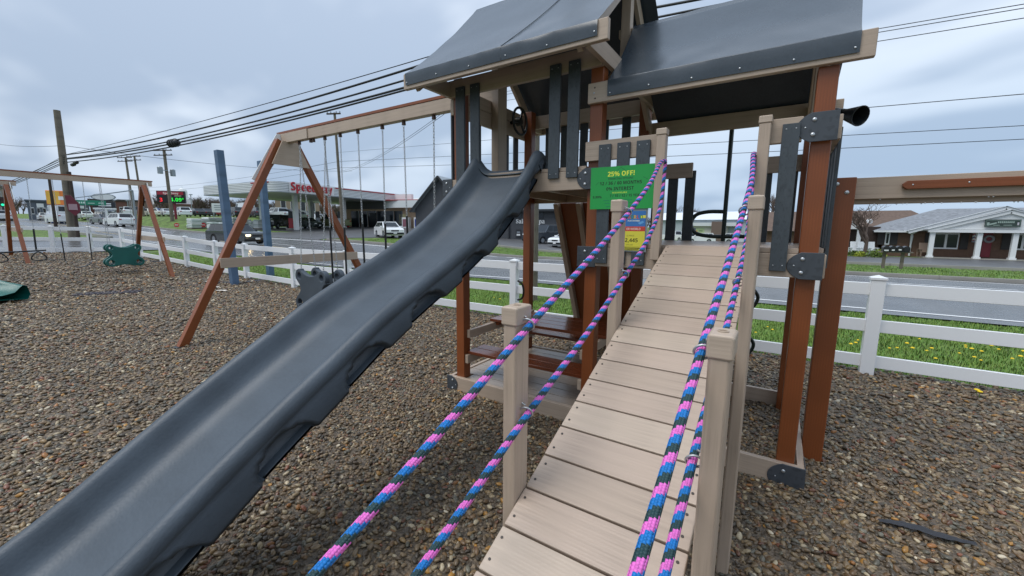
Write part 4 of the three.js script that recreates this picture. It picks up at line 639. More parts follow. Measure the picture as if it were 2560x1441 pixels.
// ---------------------------------------------------------------- vehicles
const paints = {}; const paint = (hex) => (paints[hex] ||= mat('car paint ' + hex, hex, 0.25, { phys: true, clearcoat: 0.8, clearcoatRoughness: 0.08 }));
const KIND = { // length, width, body top at nose / waist, cabin: x0 x1 (bottom) x2 x3 (top), roof height, ride
  sedan: { L: 4.7, W: 1.8, hood: 0.86, waist: 0.95, tail: 0.98, cab: [-1.65, 1.1, -0.95, 0.35], roof: 1.45 },
  suv: { L: 4.6, W: 1.86, hood: 1.02, waist: 1.08, tail: 1.1, cab: [-2.2, 1.2, -1.85, 0.5], roof: 1.68 },
  wagon: { L: 4.8, W: 1.76, hood: 0.86, waist: 0.92, tail: 0.95, cab: [-2.3, 0.95, -2.05, 0.35], roof: 1.43 },
  hatch: { L: 4.1, W: 1.76, hood: 0.88, waist: 0.98, tail: 1.0, cab: [-1.95, 1.15, -1.5, 0.3], roof: 1.5 },
  pickup: { L: 5.5, W: 1.95, hood: 1.12, waist: 1.15, tail: 1.12, cab: [-0.6, 1.25, -0.45, 0.65], roof: 1.88 },
  van: { L: 5.6, W: 2.0, hood: 1.15, waist: 1.3, tail: 1.3, cab: [-2.75, 2.05, -2.7, 1.25], roof: 2.5 },
  jeep: { L: 4.2, W: 1.85, hood: 1.15, waist: 1.15, tail: 1.15, cab: [-2.0, 0.75, -1.95, 0.55], roof: 1.82 },
};
const tyreG = new THREE.CylinderGeometry(0.33, 0.33, 0.22, 18).rotateX(Math.PI / 2), rimG = new THREE.CylinderGeometry(0.21, 0.21, 0.232, 10).rotateX(Math.PI / 2);
const carCache = new Map();
function carGeo(kind) {
  if (carCache.has(kind)) return carCache.get(kind); const K = KIND[kind], h = K.L / 2, wb = K.L * 0.29, ar = 0.39, y0 = 0.24, s = new THREE.Shape();
  s.moveTo(-h + 0.1, y0); s.lineTo(-wb - ar, y0); s.absarc(-wb, 0.33, ar, Math.PI * 1.07, -Math.PI * 0.07, true); s.lineTo(wb - ar, y0); s.absarc(wb, 0.33, ar, Math.PI * 1.07, -Math.PI * 0.07, true); s.lineTo(h - 0.08, y0); s.quadraticCurveTo(h, 0.3, h, 0.45); s.lineTo(h - 0.02, K.hood - 0.18); s.quadraticCurveTo(h - 0.06, K.hood - 0.04, h - 0.35, K.hood); s.lineTo(K.cab[1] - 0.05, K.waist); s.lineTo(K.cab[0] + 0.1, K.waist + 0.02); s.lineTo(-h + 0.14, K.tail); s.quadraticCurveTo(-h + 0.02, K.tail - 0.03, -h, K.tail - 0.25); s.lineTo(-h, 0.45); s.quadraticCurveTo(-h, 0.27, -h + 0.1, y0);
  const b = 0.07, g = new THREE.ExtrudeGeometry(s, { depth: K.W - 2 * b, bevelEnabled: true, bevelSize: 0.03, bevelThickness: b, bevelSegments: 3, curveSegments: 8 }); g.translate(0, 0, -K.W / 2 + b);
  const [a0, a1, a2, a3] = K.cab, wB = K.W / 2 - 0.05, wT = K.W / 2 - (kind === 'van' || kind === 'jeep' ? 0.12 : 0.22), yb = K.waist - 0.03, yt = K.roof;
  const Q = { b: [[a0, yb, wB], [a1, yb, wB], [a1, yb, -wB], [a0, yb, -wB]], t: [[a2, yt - 0.03, wT], [a3, yt - 0.03, wT], [a3, yt - 0.03, -wT], [a2, yt - 0.03, -wT]] };
  const P = [], quad = (A, B, C, D) => P.push(...A, ...B, ...C, ...A, ...C, ...D); quad(Q.b[0], Q.b[1], Q.t[1], Q.t[0]); quad(Q.b[1], Q.b[2], Q.t[2], Q.t[1]); quad(Q.b[2], Q.b[3], Q.t[3], Q.t[2]); quad(Q.b[3], Q.b[0], Q.t[0], Q.t[3]);
  const cg = new THREE.BufferGeometry(); cg.setAttribute('position', new THREE.Float32BufferAttribute(P, 3)); cg.computeVertexNormals();
  const rg = new RoundedBoxGeometry(a3 - a2 + 0.06, 0.07, 2 * wT + 0.05, 2, 0.03); rg.translate((a2 + a3) / 2, yt - 0.025, 0);
  const win = (A, B, C, D, u0, u1, v0, v1) => { const L3 = (p, q, t) => p.map((x, i) => lerp(x, q[i], t)), at = (u, v) => L3(L3(A, B, u), L3(D, C, u), v), q = [at(u0, v0), at(u1, v0), at(u1, v1), at(u0, v1)]; const n = V3(...q[1]).sub(V3(...q[0])).cross(V3(...q[3]).sub(V3(...q[0]))).normalize().multiplyScalar(0.008); const f = q.map((p) => V3(...p).add(n).toArray()), gg = new THREE.BufferGeometry(); gg.setAttribute('position', new THREE.Float32BufferAttribute([...f[0], ...f[1], ...f[2], ...f[0], ...f[2], ...f[3]], 3)); gg.computeVertexNormals(); return gg; };
  const wins = [['windshield', win(Q.b[1], Q.b[2], Q.t[2], Q.t[1], 0.06, 0.94, 0.1, 0.93)], ['rear_window', win(Q.b[3], Q.b[0], Q.t[0], Q.t[3], 0.08, 0.92, kind === 'van' ? 0.35 : 0.12, 0.9)]];
  const sp = kind === 'van' ? [[0.74, 0.86], [0.87, 0.96]] : kind === 'pickup' ? [[0.06, 0.44], [0.48, 0.93]] : [[0.05, 0.27], [0.3, 0.58], [0.61, 0.94]];
  for (const [u0, u1] of sp) { wins.push(['side_window', win(Q.b[0], Q.b[1], Q.t[1], Q.t[0], u0, u1, kind === 'van' ? 0.4 : 0.1, 0.9)]); wins.push(['side_window', win(Q.b[2], Q.b[3], Q.t[3], Q.t[2], 1 - u1, 1 - u0, kind === 'van' ? 0.4 : 0.1, 0.9)]); }
  const r = { g, cg, rg, wins }; carCache.set(kind, r); return r;
}
function car(kind, hex, label, p, heading, cat, opt = {}) {
  const K = KIND[kind], G = carGeo(kind), t = thing(kind === 'van' ? 'delivery_van' : kind === 'pickup' ? 'pickup_truck' : 'parked_car', label, cat || (kind === 'van' ? 'van' : kind === 'pickup' ? 'truck' : 'car'), { at: [p.x, gH(p.x, p.z) + (opt.dy ?? 0.01), p.z], turn: heading }), h = K.L / 2, wb = K.L * 0.29, pm = paint(hex);
  part(t, 'body', G.g, pm); part(t, 'cabin', G.cg, pm); part(t, 'roof', G.rg, pm); for (const [n, g] of G.wins) part(t, n, g, M.glass);
  for (const sx of [-1, 1]) for (const sz of [-1, 1]) { const w = part(t, 'wheel', tyreG, M.rubber, [sx * wb, 0.33, sz * (K.W / 2 - 0.12)]); part(w, 'rim', rimG, M.rim); }
  for (const sz of [-1, 1]) { part(t, 'headlight', boxGeo(0.08, 0.13, 0.36, 0.02), opt.lit || M.lampW, [h - 0.02, K.hood - 0.22, sz * (K.W / 2 - 0.26)]); part(t, 'tail_light', boxGeo(0.07, 0.16, 0.28, 0.02), M.lampR, [-h + 0.0, K.tail - 0.22, sz * (K.W / 2 - 0.2)]); part(t, 'mirror', boxGeo(0.12, 0.12, 0.18, 0.02), pm, [K.cab[1] - 0.25, K.waist + 0.06, sz * (K.W / 2 + 0.08)]); }
  part(t, 'grille', boxGeo(0.05, 0.14, K.W * 0.42, 0.01), M.chrome, [h - 0.0, K.hood - 0.23, 0]); part(t, 'front_bumper', boxGeo(0.14, 0.2, K.W - 0.06, 0.04), opt.bump || M.chrome, [h - 0.02, 0.4, 0]); part(t, 'rear_bumper', boxGeo(0.14, 0.2, K.W - 0.06, 0.04), opt.bump || pm, [-h + 0.02, 0.42, 0]); part(t, 'number_plate', boxGeo(0.02, 0.12, 0.32, 0), M.trim, [opt.back ? -h - 0.06 : h + 0.06, opt.back ? 0.72 : 0.42, 0]);
  return t;
}
const onRoad = (px, py, r) => { const p = onR(px, py, r); return p; };
const litLamp = mat('lit headlight', '#fff3d8', 0.2, { emissive: new THREE.Color('#ffe2ad'), emissiveIntensity: 1.6 });
{
  const p = onR(594, 608, 36); const v = car('wagon', '#131d1f', 'dark green station wagon with headlights on driving past the fence', p, rad(6), 'car', { lit: litLamp, bump: M.black });
  for (const s of [-1, 1]) { const l = new THREE.PointLight(0xffe2ad, 0.25, 12); l.position.set(2.55, 0.62, s * 0.6); l.name = 'headlamp_light'; v.add(l); }
}
const back = { back: 1 };
car('suv', '#dfe3e4', 'white crossover driving away on the wet road', onR(300, 566, 76), rad(186), 'car', back); car('sedan', '#5b6068', 'dark grey sedan driving away ahead of the white crossover', onR(258, 559, 88), rad(186), 'car', back); car('van', '#d6d9dc', 'tall white delivery van driving away behind the corner pole', onR(153, 556, 88), rad(184), 'van', back);
car('hatch', '#e4e6e6', 'white hatchback parked by the grass island before the store', onR(972, 596, 42), rad(-24), 'car');
car('pickup', '#2c343d', 'dark blue-grey pickup parked against the dark salon wall', onR(1372, 608, 43), rad(-112), 'truck'); car('hatch', '#dfe3e4', 'white compact car parked beside the dark pickup', onR(1424, 612, 38.5), rad(-105), 'car');
car('suv', '#e3e5e6', 'white sport utility car seen through the green grab loop', onR(1752, 601, 78), rad(186), 'car'); car('suv', '#2b2f34', 'black sport utility car behind the white one in the far lot', onR(1738, 597, 86), rad(186), 'car'); car('pickup', '#d9dcdd', 'white pickup at the end of the far lot row', onR(1690, 598, 84), rad(150), 'truck'); car('suv', '#c9cdd0', 'silver car parked at the right of the far lot', onR(1845, 604, 78), rad(4), 'car');
// rows of cars for sale on the bank, around and behind the station
const rowCars = [['sedan', '#dfe6de', 'pale green-white sedan on the grass bank', 214, 541, 116, 178], ['suv', '#4d545c', 'grey crossover half hidden by the white sign post', 262, 538, 112, 0], ['suv', '#dfe2e3', 'white crossover parked nose out behind the far swing leg', 322, 540, 108, 170], ['suv', '#3c4651', 'dark crossover next to the white one on the bank', 345, 540, 110, 176], ['sedan', '#d8d6c4', 'cream sedan seen inside the far swing frame', 378, 541, 106, 176], ['sedan', '#46639a', 'small blue sedan left of the transformer pole', 402, 540, 112, 178], ['sedan', '#d9dcdd', 'white sedan directly left of the transformer pole', 416, 541, 106, 175], ['suv', '#dde1e4', 'white crossover right of the red price sign post', 458, 541, 98, 172], ['sedan', '#23262b', 'black sedan behind the bagged pallets', 494, 541, 98, 176], ['sedan', '#2d2a2e', 'second black sedan behind the bagged pallets', 517, 541, 100, 174], ['sedan', '#8d2a2a', 'red sedan behind the bagged pallets', 540, 540, 104, 176], ['suv', '#2b2d31', 'black crossover left of the first canopy column', 588, 543, 88, 178], ['van', '#dcdfe0', 'white van behind the canopy column', 612, 544, 92, 172], ['suv', '#3a3a44', 'dark crossover behind the bag stacks under the canopy', 645, 548, 86, 170], ['suv', '#cfd6da', 'silver crossover behind the second blue post', 690, 546, 92, 175], ['pickup', '#c7ced3', 'silver pickup behind the black jeep', 705, 548, 84, 178], ['jeep', '#17181a', 'black boxy jeep parked under the station canopy', 693, 563, 66, -60], ['suv', '#3b3f46', 'dark crossover at the far pump', 728, 549, 84, 178], ['sedan', '#2c3a36', 'dark green sedan standing at the pump', 768, 565, 64, 10], ['suv', '#59655c', 'olive crossover behind the pumped sedan', 765, 549, 82, 174], ['hatch', '#c9d0d4', 'pale hatchback behind the olive crossover', 785, 551, 80, 176], ['pickup', '#6f7a55', 'olive pickup right of the leaning swing leg', 832, 558, 66, 185], ['sedan', '#d5d8da', 'white sedan beyond the pumps', 805, 556, 76, 174], ['sedan', '#d0cfc6', 'pale sedan far off by the western shops', 112, 548, 120, 176], ['suv', '#c8cbcc', 'light crossover far off at the left edge', 8, 548, 110, 178]];
for (const [k, c, l, px, py, r, a] of rowCars) { const p = onR(px, py, r); const o = car(k, c, l, p, rad(a)); o.position.y = gH(p.x, p.z) + clamp(p.y - gH(p.x, p.z), 0, 0.06); }
// ---------------------------------------------------------------- fuel station
const wallM = (n, hex, r = 0.8, o = {}) => mat(n, hex, r, o);
{
  const yb = 5.6, hF = 1.15, C = V3(-47.84, 0, -24.77), L = V3(-62.82, 0, -23.19), R = V3(-49.95, 0, -46.28); const D = L.clone().add(R).sub(C);
  const t = thing('station_canopy', 'white ribbed fuel station canopy with red lettering on columns', 'canopy');
  const ribM = mat('ribbed white fascia', '#d5d9da', 0.4), soff = mat('white canopy soffit', '#cfd2d0', 0.6), red = mat('sign red', '#b3202c', 0.4), base = mat('fascia backing', '#6f777b', 0.5);
  const corner = (p, a, b, r = 2.4) => { const u = a.clone().sub(p).normalize(), v = b.clone().sub(p).normalize(), o = []; for (let i = 0; i <= 8; i++) { const q = i / 8, A = p.clone().addScaledVector(u, r), B = p.clone().addScaledVector(v, r); o.push(A.multiplyScalar((1 - q) ** 2).addScaledVector(p, 2 * q * (1 - q)).addScaledVector(B, q * q)); } return o; };
  const ring = [...corner(C, L, R, 1.6), ...corner(R, C, D, 0.4), ...corner(D, R, L, 0.4), ...corner(L, D, C, 0.6)]; ring.push(ring[0].clone());
  const band = (y0, y1, out) => { const c = C.clone().add(D).multiplyScalar(0.5), pts = ring.map((p) => p.clone().addScaledVector(p.clone().sub(c).normalize(), out)); return gridGeo(pts.length - 1, 1, (u, v) => { const p = pts[Math.round(u * (pts.length - 1))]; return [p.x, lerp(y0, y1, v), p.z]; }, (p, u, v) => [u * 60, v]); };
  part(t, 'fascia', band(yb, yb + hF, 0), base); for (let i = 0; i < 6; i++) part(t, 'fascia_rib', band(yb + 0.05 + i * 0.185, yb + 0.185 + i * 0.185, 0.05), ribM); part(t, 'bottom_trim', band(yb - 0.06, yb + 0.03, 0.07), M.galv);
  const cap = new THREE.Shape(ring.map((p) => new THREE.Vector2(p.x, -p.z))); const cg = new THREE.ShapeGeometry(cap); cg.rotateX(-Math.PI / 2); part(t, 'soffit', cg, soff, [0, yb, 0]); part(t, 'roof', cg, M.galv, [0, yb + hF - 0.05, 0]);
  const uR = R.clone().sub(C).normalize(), uL = L.clone().sub(C).normalize(), len = C.distanceTo(R), angR = Math.atan2(-uR.z, uR.x), nR = V3(-uR.z, 0, uR.x);
  const at = (d, y, o) => C.clone().addScaledVector(uR, d).addScaledVector(nR, o).setY(y); const oz = nR.dot(EYE.clone().sub(C)) > 0 ? 1 : -1;
  // red stripe and the name, set on a plain white panel
  const stripe = bar(t, 'red_stripe', at(7.9, yb + hF - 0.12, 0.09 * oz), at(len - 1.6, yb + hF - 0.12, 0.09 * oz), 0.03, 0.1, red, 0); void stripe;
  bar(t, 'sign_panel', at(1.5, yb + hF / 2, 0.12 * oz), at(7.6, yb + hF / 2, 0.12 * oz), 0.03, hF, M.trim, 0);
  const tg = text3('Speedway', 0.95, 0.12); const m = part(t, 'lettering', tg, red, at(1.7, yb + 0.24, 0.15 * oz)); m.rotation.y = angR; tg.computeBoundingBox(); m.scale.x = 5.6 / tg.boundingBox.max.x;
  const lb = cv(128, 128, (c) => { c.fillStyle = '#c22531'; c.fillRect(0, 0, 128, 128); c.strokeStyle = '#f2f2f2'; c.lineWidth = 20; c.beginPath(); c.moveTo(104, 34); c.bezierCurveTo(20, 8, 10, 66, 66, 64); c.bezierCurveTo(120, 64, 108, 118, 22, 94); c.stroke(); });
  bar(t, 'logo_box', at(len - 1.4, yb + 0.6, 0.3 * oz), at(len - 0.05, yb + 0.6, 0.3 * oz), 0.5, 1.3, M.trim, 0); const lp = part(t, 'logo_face', new THREE.PlaneGeometry(1.1, 1.1), new THREE.MeshStandardMaterial({ map: lb, roughness: 0.4 }), at(len - 0.72, yb + 0.6, 0.565 * oz)); lp.rotation.y = angR;
  bar(t, 'red_stripe', C.clone().addScaledVector(uL, 1.2).setY(yb + hF - 0.1), C.clone().addScaledVector(uL, 4.5).setY(yb + hF - 0.1), 0.24, 0.1, red, 0);
  for (const [a, b] of [[4, 5], [11, 5], [4, 12.5], [11, 12.5], [4, 19], [11, 19]]) { const p = C.clone().addScaledVector(uL, a).addScaledVector(uR, b), g = gH(p.x, p.z); part(t, 'column', boxGeo(0.5, yb - g + 0.2, 0.5, 0), M.trim, [p.x, (yb + g) / 2, p.z]); }
  // pumps with islands
  const pumpM = mat('pump red', '#a3303a', 0.45); let n = 0;
  for (const [px, py, r, lb2] of [[728, 568, 62, 'red fuel pump with white poster near the leaning leg'], [795, 566, 66, 'grey and red fuel pump right of the dark green sedan'], [850, 567, 62, 'grey fuel pump with red base before the store']]) { const q = onR(px, py, r), y = gH(q.x, q.z); const o = thing('fuel_pump', lb2, 'fuel pump', { at: [q.x, y, q.z], turn: rad(60) }); part(o, 'island', boxGeo(1.2, 0.2, 2.6, 0), M.concrete, [0, 0.06, 0]); part(o, 'cabinet', boxGeo(0.55, 1.3, 1.1, 0.02), n ? M.galv : pumpM, [0, 0.8, 0]); part(o, 'head', boxGeo(0.5, 0.9, 1.05, 0.02), M.chrome, [0, 1.9, 0]); part(o, 'poster', boxGeo(0.02, 1.2, 0.8, 0), n ? pumpM : M.trim, [0.29, 0.8, 0]); part(o, 'hose', tubeGeo([V3(0.2, 1.8, 0.6), V3(0.35, 1.2, 0.75), V3(0.2, 0.7, 0.65)], 0.025, 12, 5), M.black); n++; }
}
// store behind the canopy: frame along its front, x to the right
function frontFrame(o, a, b) { const d = b.clone().sub(a); o.position.set(a.x, 0, a.z); o.rotation.y = Math.atan2(-d.z, d.x); return Math.hypot(d.x, d.z); }
{
  const a = onR(866, 566, 70), b = onR(1085, 566, 62), t = thing('station_store', 'tan fuel station store with curved white parapet and wide windows', 'building'), W = frontFrame(t, a, b), y = 1.35, tanW = wallM('tan stucco', '#b59c82'), dk = wallM('dark fascia', '#4f5050', 0.7);
  blk(t, 'wall', 0, W, y - 0.6, y + 3.6, -11, 0, tanW, 0); blk(t, 'parapet', -0.2, W * 0.5, y + 3.1, y + 4.3, -11, 0.35, dk, 0); blk(t, 'roof_sign', W * 0.52, W * 0.74, y + 4.3, y + 5.3, -1.2, -0.6, M.trim, 0);
  part(t, 'curved_parapet', gridGeo(16, 1, (u, v) => { const q = W * 0.48 + u * (W * 0.6), o = 0.5 + 1.1 * Math.sin(clamp(u * 2.2) * 1.57); return [q, lerp(y + 3.2, y + 4.25, v), o]; }), mat('white ribbed parapet', '#d4d8d8', 0.45)); blk(t, 'parapet_trim', W * 0.48, W * 1.08, y + 4.26, y + 4.36, -2, 1.5, mat('sign red trim', '#a8333a', 0.5), 0);
  for (let i = 0; i < 6; i++) { const w = blk(t, 'window', 1.0 + i * W * 0.1, 1.0 + i * W * 0.1 + W * 0.088, y + 0.25, y + 2.8, 0.002, 0.06, M.glass, 0); part(w, 'frame', boxGeo(0.08, 2.6, 0.1, 0), M.galv, [W * 0.047, 0, 0.02]); }
  blk(t, 'door', 4.4, 5.5, y, y + 2.5, 0.065, 0.12, M.chrome, 0); blk(t, 'poster', W * 0.62, W * 0.7, y + 0.9, y + 2.3, 0.004, 0.06, mat('cream poster', '#c9bf8e', 0.6), 0); blk(t, 'ledge', -0.5, W + 1, y - 0.65, y - 0.02, 0.004, 3.5, M.concrete, 0);
  const fr = (x, hex, l) => { const p = t.localToWorld(V3(x, y, 0.9)); const o = thing('ice_freezer', l, 'freezer', { at: p, turn: t.rotation.y }); part(o, 'cabinet', boxGeo(1.1, 1.8, 0.8, 0.03), M.trim, [0, 0.9, 0]); part(o, 'door_graphic', boxGeo(0.8, 1.1, 0.02, 0), mat('freezer graphic ' + hex, hex, 0.4), [0, 1.0, 0.41]); }; t.updateMatrixWorld(); fr(W * 0.735, '#8a5a66', 'white freezer with dull red graphic by the store poster'); fr(W * 0.865, '#2c3f8c', 'white freezer with blue star graphic at the store wall');
  const bo = t.localToWorld(V3(W * 0.92, y, 1.6)), bb = thing('bollard', 'red bollard beside the blue-graphic freezer', 'bollard', { at: bo }); part(bb, 'shaft', new THREE.CylinderGeometry(0.11, 0.11, 1.2, 10), mat('bollard red', '#b4322f', 0.5), [0, 0.6, 0]); part(bb, 'dome', new THREE.SphereGeometry(0.11, 10, 5, 0, 6.3, 0, 1.57), MATS['bollard red'], [0, 1.2, 0]);
  const vm = t.localToWorld(V3(1.2, y - 0.3, 1.8)), v = thing('vending_box', 'red newspaper-style vending box in front of the store', 'vending box', { at: vm, turn: t.rotation.y }); part(v, 'box', boxGeo(0.9, 1.2, 0.7, 0.02), mat('vending red', '#b1242b', 0.4), [0, 0.7, 0]); part(v, 'label', boxGeo(0.5, 0.4, 0.02, 0), M.trim, [0, 1.0, 0.36]); for (const s of [-1, 1]) part(v, 'leg', boxGeo(0.1, 0.14, 0.5, 0), M.black, [s * 0.35, 0.06, 0]);
}
{ // price sign
  const fc = cv(256, 128, (c) => { c.fillStyle = '#1a1518'; c.fillRect(0, 0, 256, 128); c.fillStyle = '#a3283a'; c.fillRect(6, 6, 244, 34); c.fillStyle = '#f1e6df'; c.font = 'bold 30px sans-serif'; c.fillText('Speedway', 60, 34); c.fillStyle = '#d8cfae'; c.fillRect(165, 48, 64, 7); });
  const dg = cv(256, 128, (c) => { c.fillStyle = '#000'; c.fillRect(0, 0, 256, 128); c.font = 'bold 56px sans-serif'; c.fillStyle = '#ff1e30'; c.fillText('3', 22, 116); c.fillStyle = '#1fe044'; c.fillText('4.09', 122, 112); c.font = 'bold 26px sans-serif'; c.fillText('9', 234, 92); });
  const b = onR(436, 562, 80), p = onR(428, 493, 80), t = thing('price_sign', 'black and red fuel price sign with green digits on red post', 'sign', { at: p, turn: rad(47) }), w = 3.6, h = 1.8;
  part(t, 'cabinet', boxGeo(w, h, 0.5, 0.1), mat('sign cabinet', '#20181d', 0.4)); part(t, 'face', new THREE.PlaneGeometry(w - 0.1, h - 0.1), new THREE.MeshStandardMaterial({ map: fc, roughness: 0.4, emissiveMap: dg, emissive: new THREE.Color(1, 1, 1), emissiveIntensity: 0.9 }), [0, 0, 0.256]); cylBetween(t, 'post', V3(0.3, b.y - p.y - 0.3, 0), V3(0.3, -h / 2, 0), 0.16, 0.16, mat('red post', '#7e2436', 0.5));
}
{ // pallets of bagged goods along the lot edge
  const bagM = [mat('pale bag', '#c5cbc9', 0.45), mat('grey-green bag', '#aab6b1', 0.45), mat('white bag', '#d6d9d8', 0.4)], layer = new RoundedBoxGeometry(1.25, 0.2, 1.1, 2, 0.08); reseed(77); let src = null;
  const spots = [[486, 573, 64, 6], [508, 572, 66, 6], [524, 572, 67, 7], [544, 571, 68, 7], [566, 570, 69, 5], [592, 570, 68, 7], [614, 572, 66, 6], [634, 573, 65, 5], [650, 574, 64, 6], [668, 573, 65, 7], [536, 575, 61, 4], [560, 576, 61, 4]];
  spots.forEach(([px, py, r, n], i) => { const p = onR(px, py, r); const t = thing('bag_pallet', 'pallet stacked with pale plastic bags at the station lot edge', 'pallet', { at: [p.x, Math.max(p.y, gH(p.x, p.z)) - 0.05, p.z], turn: rr(-0.3, 0.6), group: 'bag pallets at the station' }); part(t, 'pallet', boxGeo(1.25, 0.14, 1.1, 0), M.poleWood, [0, 0.07, 0]); for (let k = 0; k < n; k++) part(t, 'bag_layer', layer, bagM[(k + i) % 3], [rr(-0.05, 0.05), 0.24 + k * 0.185, rr(-0.05, 0.05)], [0, rr(-0.06, 0.06), 0]); src = t; }); void src;
  const rs = [[441, 563, 69], [476, 562, 67], [508, 563, 65], [537, 563, 63]]; rs.forEach(([px, py, r]) => { const p = onR(px, py, r), t = thing('warning_sign', 'small round red sign on the kerb before the bag pallets', 'sign', { at: [p.x, p.y, p.z], turn: rad(55), group: 'red signs before the pallets' }); part(t, 'disc', new THREE.CylinderGeometry(0.28, 0.28, 0.03, 18).rotateX(Math.PI / 2), mat('warning red', '#c43a3f', 0.5)); part(t, 'white_bar', boxGeo(0.36, 0.1, 0.012, 0), M.trim, [0, 0.02, 0.02]); cylBetween(t, 'stake', V3(0, gH(p.x, p.z) - p.y - 0.1, 0), V3(0, -0.2, 0), 0.02, 0.02, M.galv, 6); });
  const q = onR(545, 520, 92), sg = thing('lot_sign', 'white lettered sign board on two legs behind the pallets', 'sign', { at: q, turn: rad(48) }); part(sg, 'board', boxGeo(2.0, 1.6, 0.12, 0), M.trim); for (const [y, w] of [[0.4, 1.2], [0.05, 1.3], [-0.35, 1.1]]) part(sg, 'text_line', boxGeo(w, 0.14, 0.02, 0), M.galv, [0, y, 0.07]); for (const s of [-1, 1]) part(sg, 'leg', boxGeo(0.12, 2.2, 0.1, 0), M.galv, [s * 0.8, -1.5, -0.02]);
}
// ---------------------------------------------------------------- dark salon building
{
  const a = onR(1040, 588, 54), b = onR(1425, 604, 46), t = thing('salon_building', 'charcoal salon building with steep gable and pale metal roof', 'building'), W = frontFrame(t, a, b), y = -0.2, wall = wallM('charcoal siding', '#4a4d52', 0.75, { map: T.plank }), roofM = mat('pale metal roof', '#8b949a', 0.35), dk = mat('black trim', '#23262b', 0.5);
  const px = (x) => { const o = dirPx(x, 580), d = b.clone().sub(a), det = o.x * -d.z + d.x * o.z; const k = ((a.x) * -o.z + o.x * (a.z)) / -det; return -k * W * -1; }; void px;
  const g0 = 0, g1 = W * 0.36, eh = y + 4.3, pk = y + 8.1;
  const gw = ext([[g0, y - 0.5], [g1, y - 0.5], [g1, eh], [(g0 + g1) / 2, pk - 0.25], [g0, eh]], 9, 0); part(t, 'gable_wall', gw, wall, [0, 0, -9]); blk(t, 'wall', g1 + 0.004, W, y - 0.5, eh - 0.2, -10, -0.6, wall, 0);
  const slope = (x0, y0, x1, y1, z0, z1, n, m) => { bar(t, n, V3((x0 + x1) / 2, (y0 + y1) / 2, z0), V3((x0 + x1) / 2, (y0 + y1) / 2, z1), Math.hypot(x1 - x0, y1 - y0), 0.14, m, 0).rotation.set(0, 0, 0); const o = t.children[t.children.length - 1]; o.rotation.z = Math.atan2(y1 - y0, x1 - x0); };
  slope(g0 - 0.5, eh - 0.45, (g0 + g1) / 2, pk, 0.5, -9.4, 'roof_slope', roofM); slope((g0 + g1) / 2, pk, g1 + 0.5, eh - 0.45, 0.5, -9.4, 'roof_slope', roofM);
  for (const s of [0, 1]) { const x0 = s ? g1 + 0.5 : g0 - 0.5; bar(t, 'rake_trim', V3(x0, eh - 0.5, 0.55), V3((g0 + g1) / 2, pk - 0.05, 0.55), 0.08, 0.22, dk, 0); }
  const mr = part(t, 'main_roof', gridGeo(1, 1, (u, v) => [lerp(g1 - 2, W + 0.4, u), lerp(eh - 0.25, eh + 3.3, v), lerp(0.0, -5.4, v)]), roofM); void mr; part(t, 'main_roof', gridGeo(1, 1, (u, v) => [lerp(g1 - 2, W + 0.4, u), lerp(eh + 3.3, eh - 0.25, v), lerp(-5.4, -10.8, v)]), roofM); blk(t, 'eave_trim', g1, W + 0.4, eh - 0.5, eh - 0.28, -0.1, 0.02, dk, 0);
  const at = (P) => { const q = onR(P[0], P[1], 48), l = t.worldToLocal(q.clone()); return l.x; }; t.updateMatrixWorld();
  for (const x of [1294, 1356, 1400]) { const lx = at([x, 540]); const w = blk(t, 'window', lx - 0.35, lx + 0.35, eh - 1.3, eh - 0.55, -0.598, -0.56, dk, 0); part(w, 'pane', boxGeo(0.54, 0.6, 0.01, 0), M.glass, [0, 0, 0.022]); }
  const lx = at([1287, 560]), g = text3('Salon & Spa', 0.5, 0.06, serif); g.computeBoundingBox(); const m = part(t, 'lettering', g, M.trim, [lx, eh - 1.85, -0.59]); m.scale.x = (at([1366, 560]) - lx) / g.boundingBox.max.x;
  const sx = at([1294, 580]); const n = blk(t, 'notice_board', sx - 0.32, sx + 0.32, eh - 3.5, eh - 2.55, -0.598, -0.54, dk, 0); part(n, 'notice', boxGeo(0.4, 0.16, 0.01, 0), M.galv, [0, 0.16, 0.032]); part(n, 'notice', boxGeo(0.44, 0.2, 0.01, 0), M.trim, [0, -0.14, 0.032]);
  const dx = at([1267, 570]); blk(t, 'downpipe', dx - 0.08, dx + 0.08, y - 0.2, eh - 0.5, -0.598, -0.46, dk, 0);
}
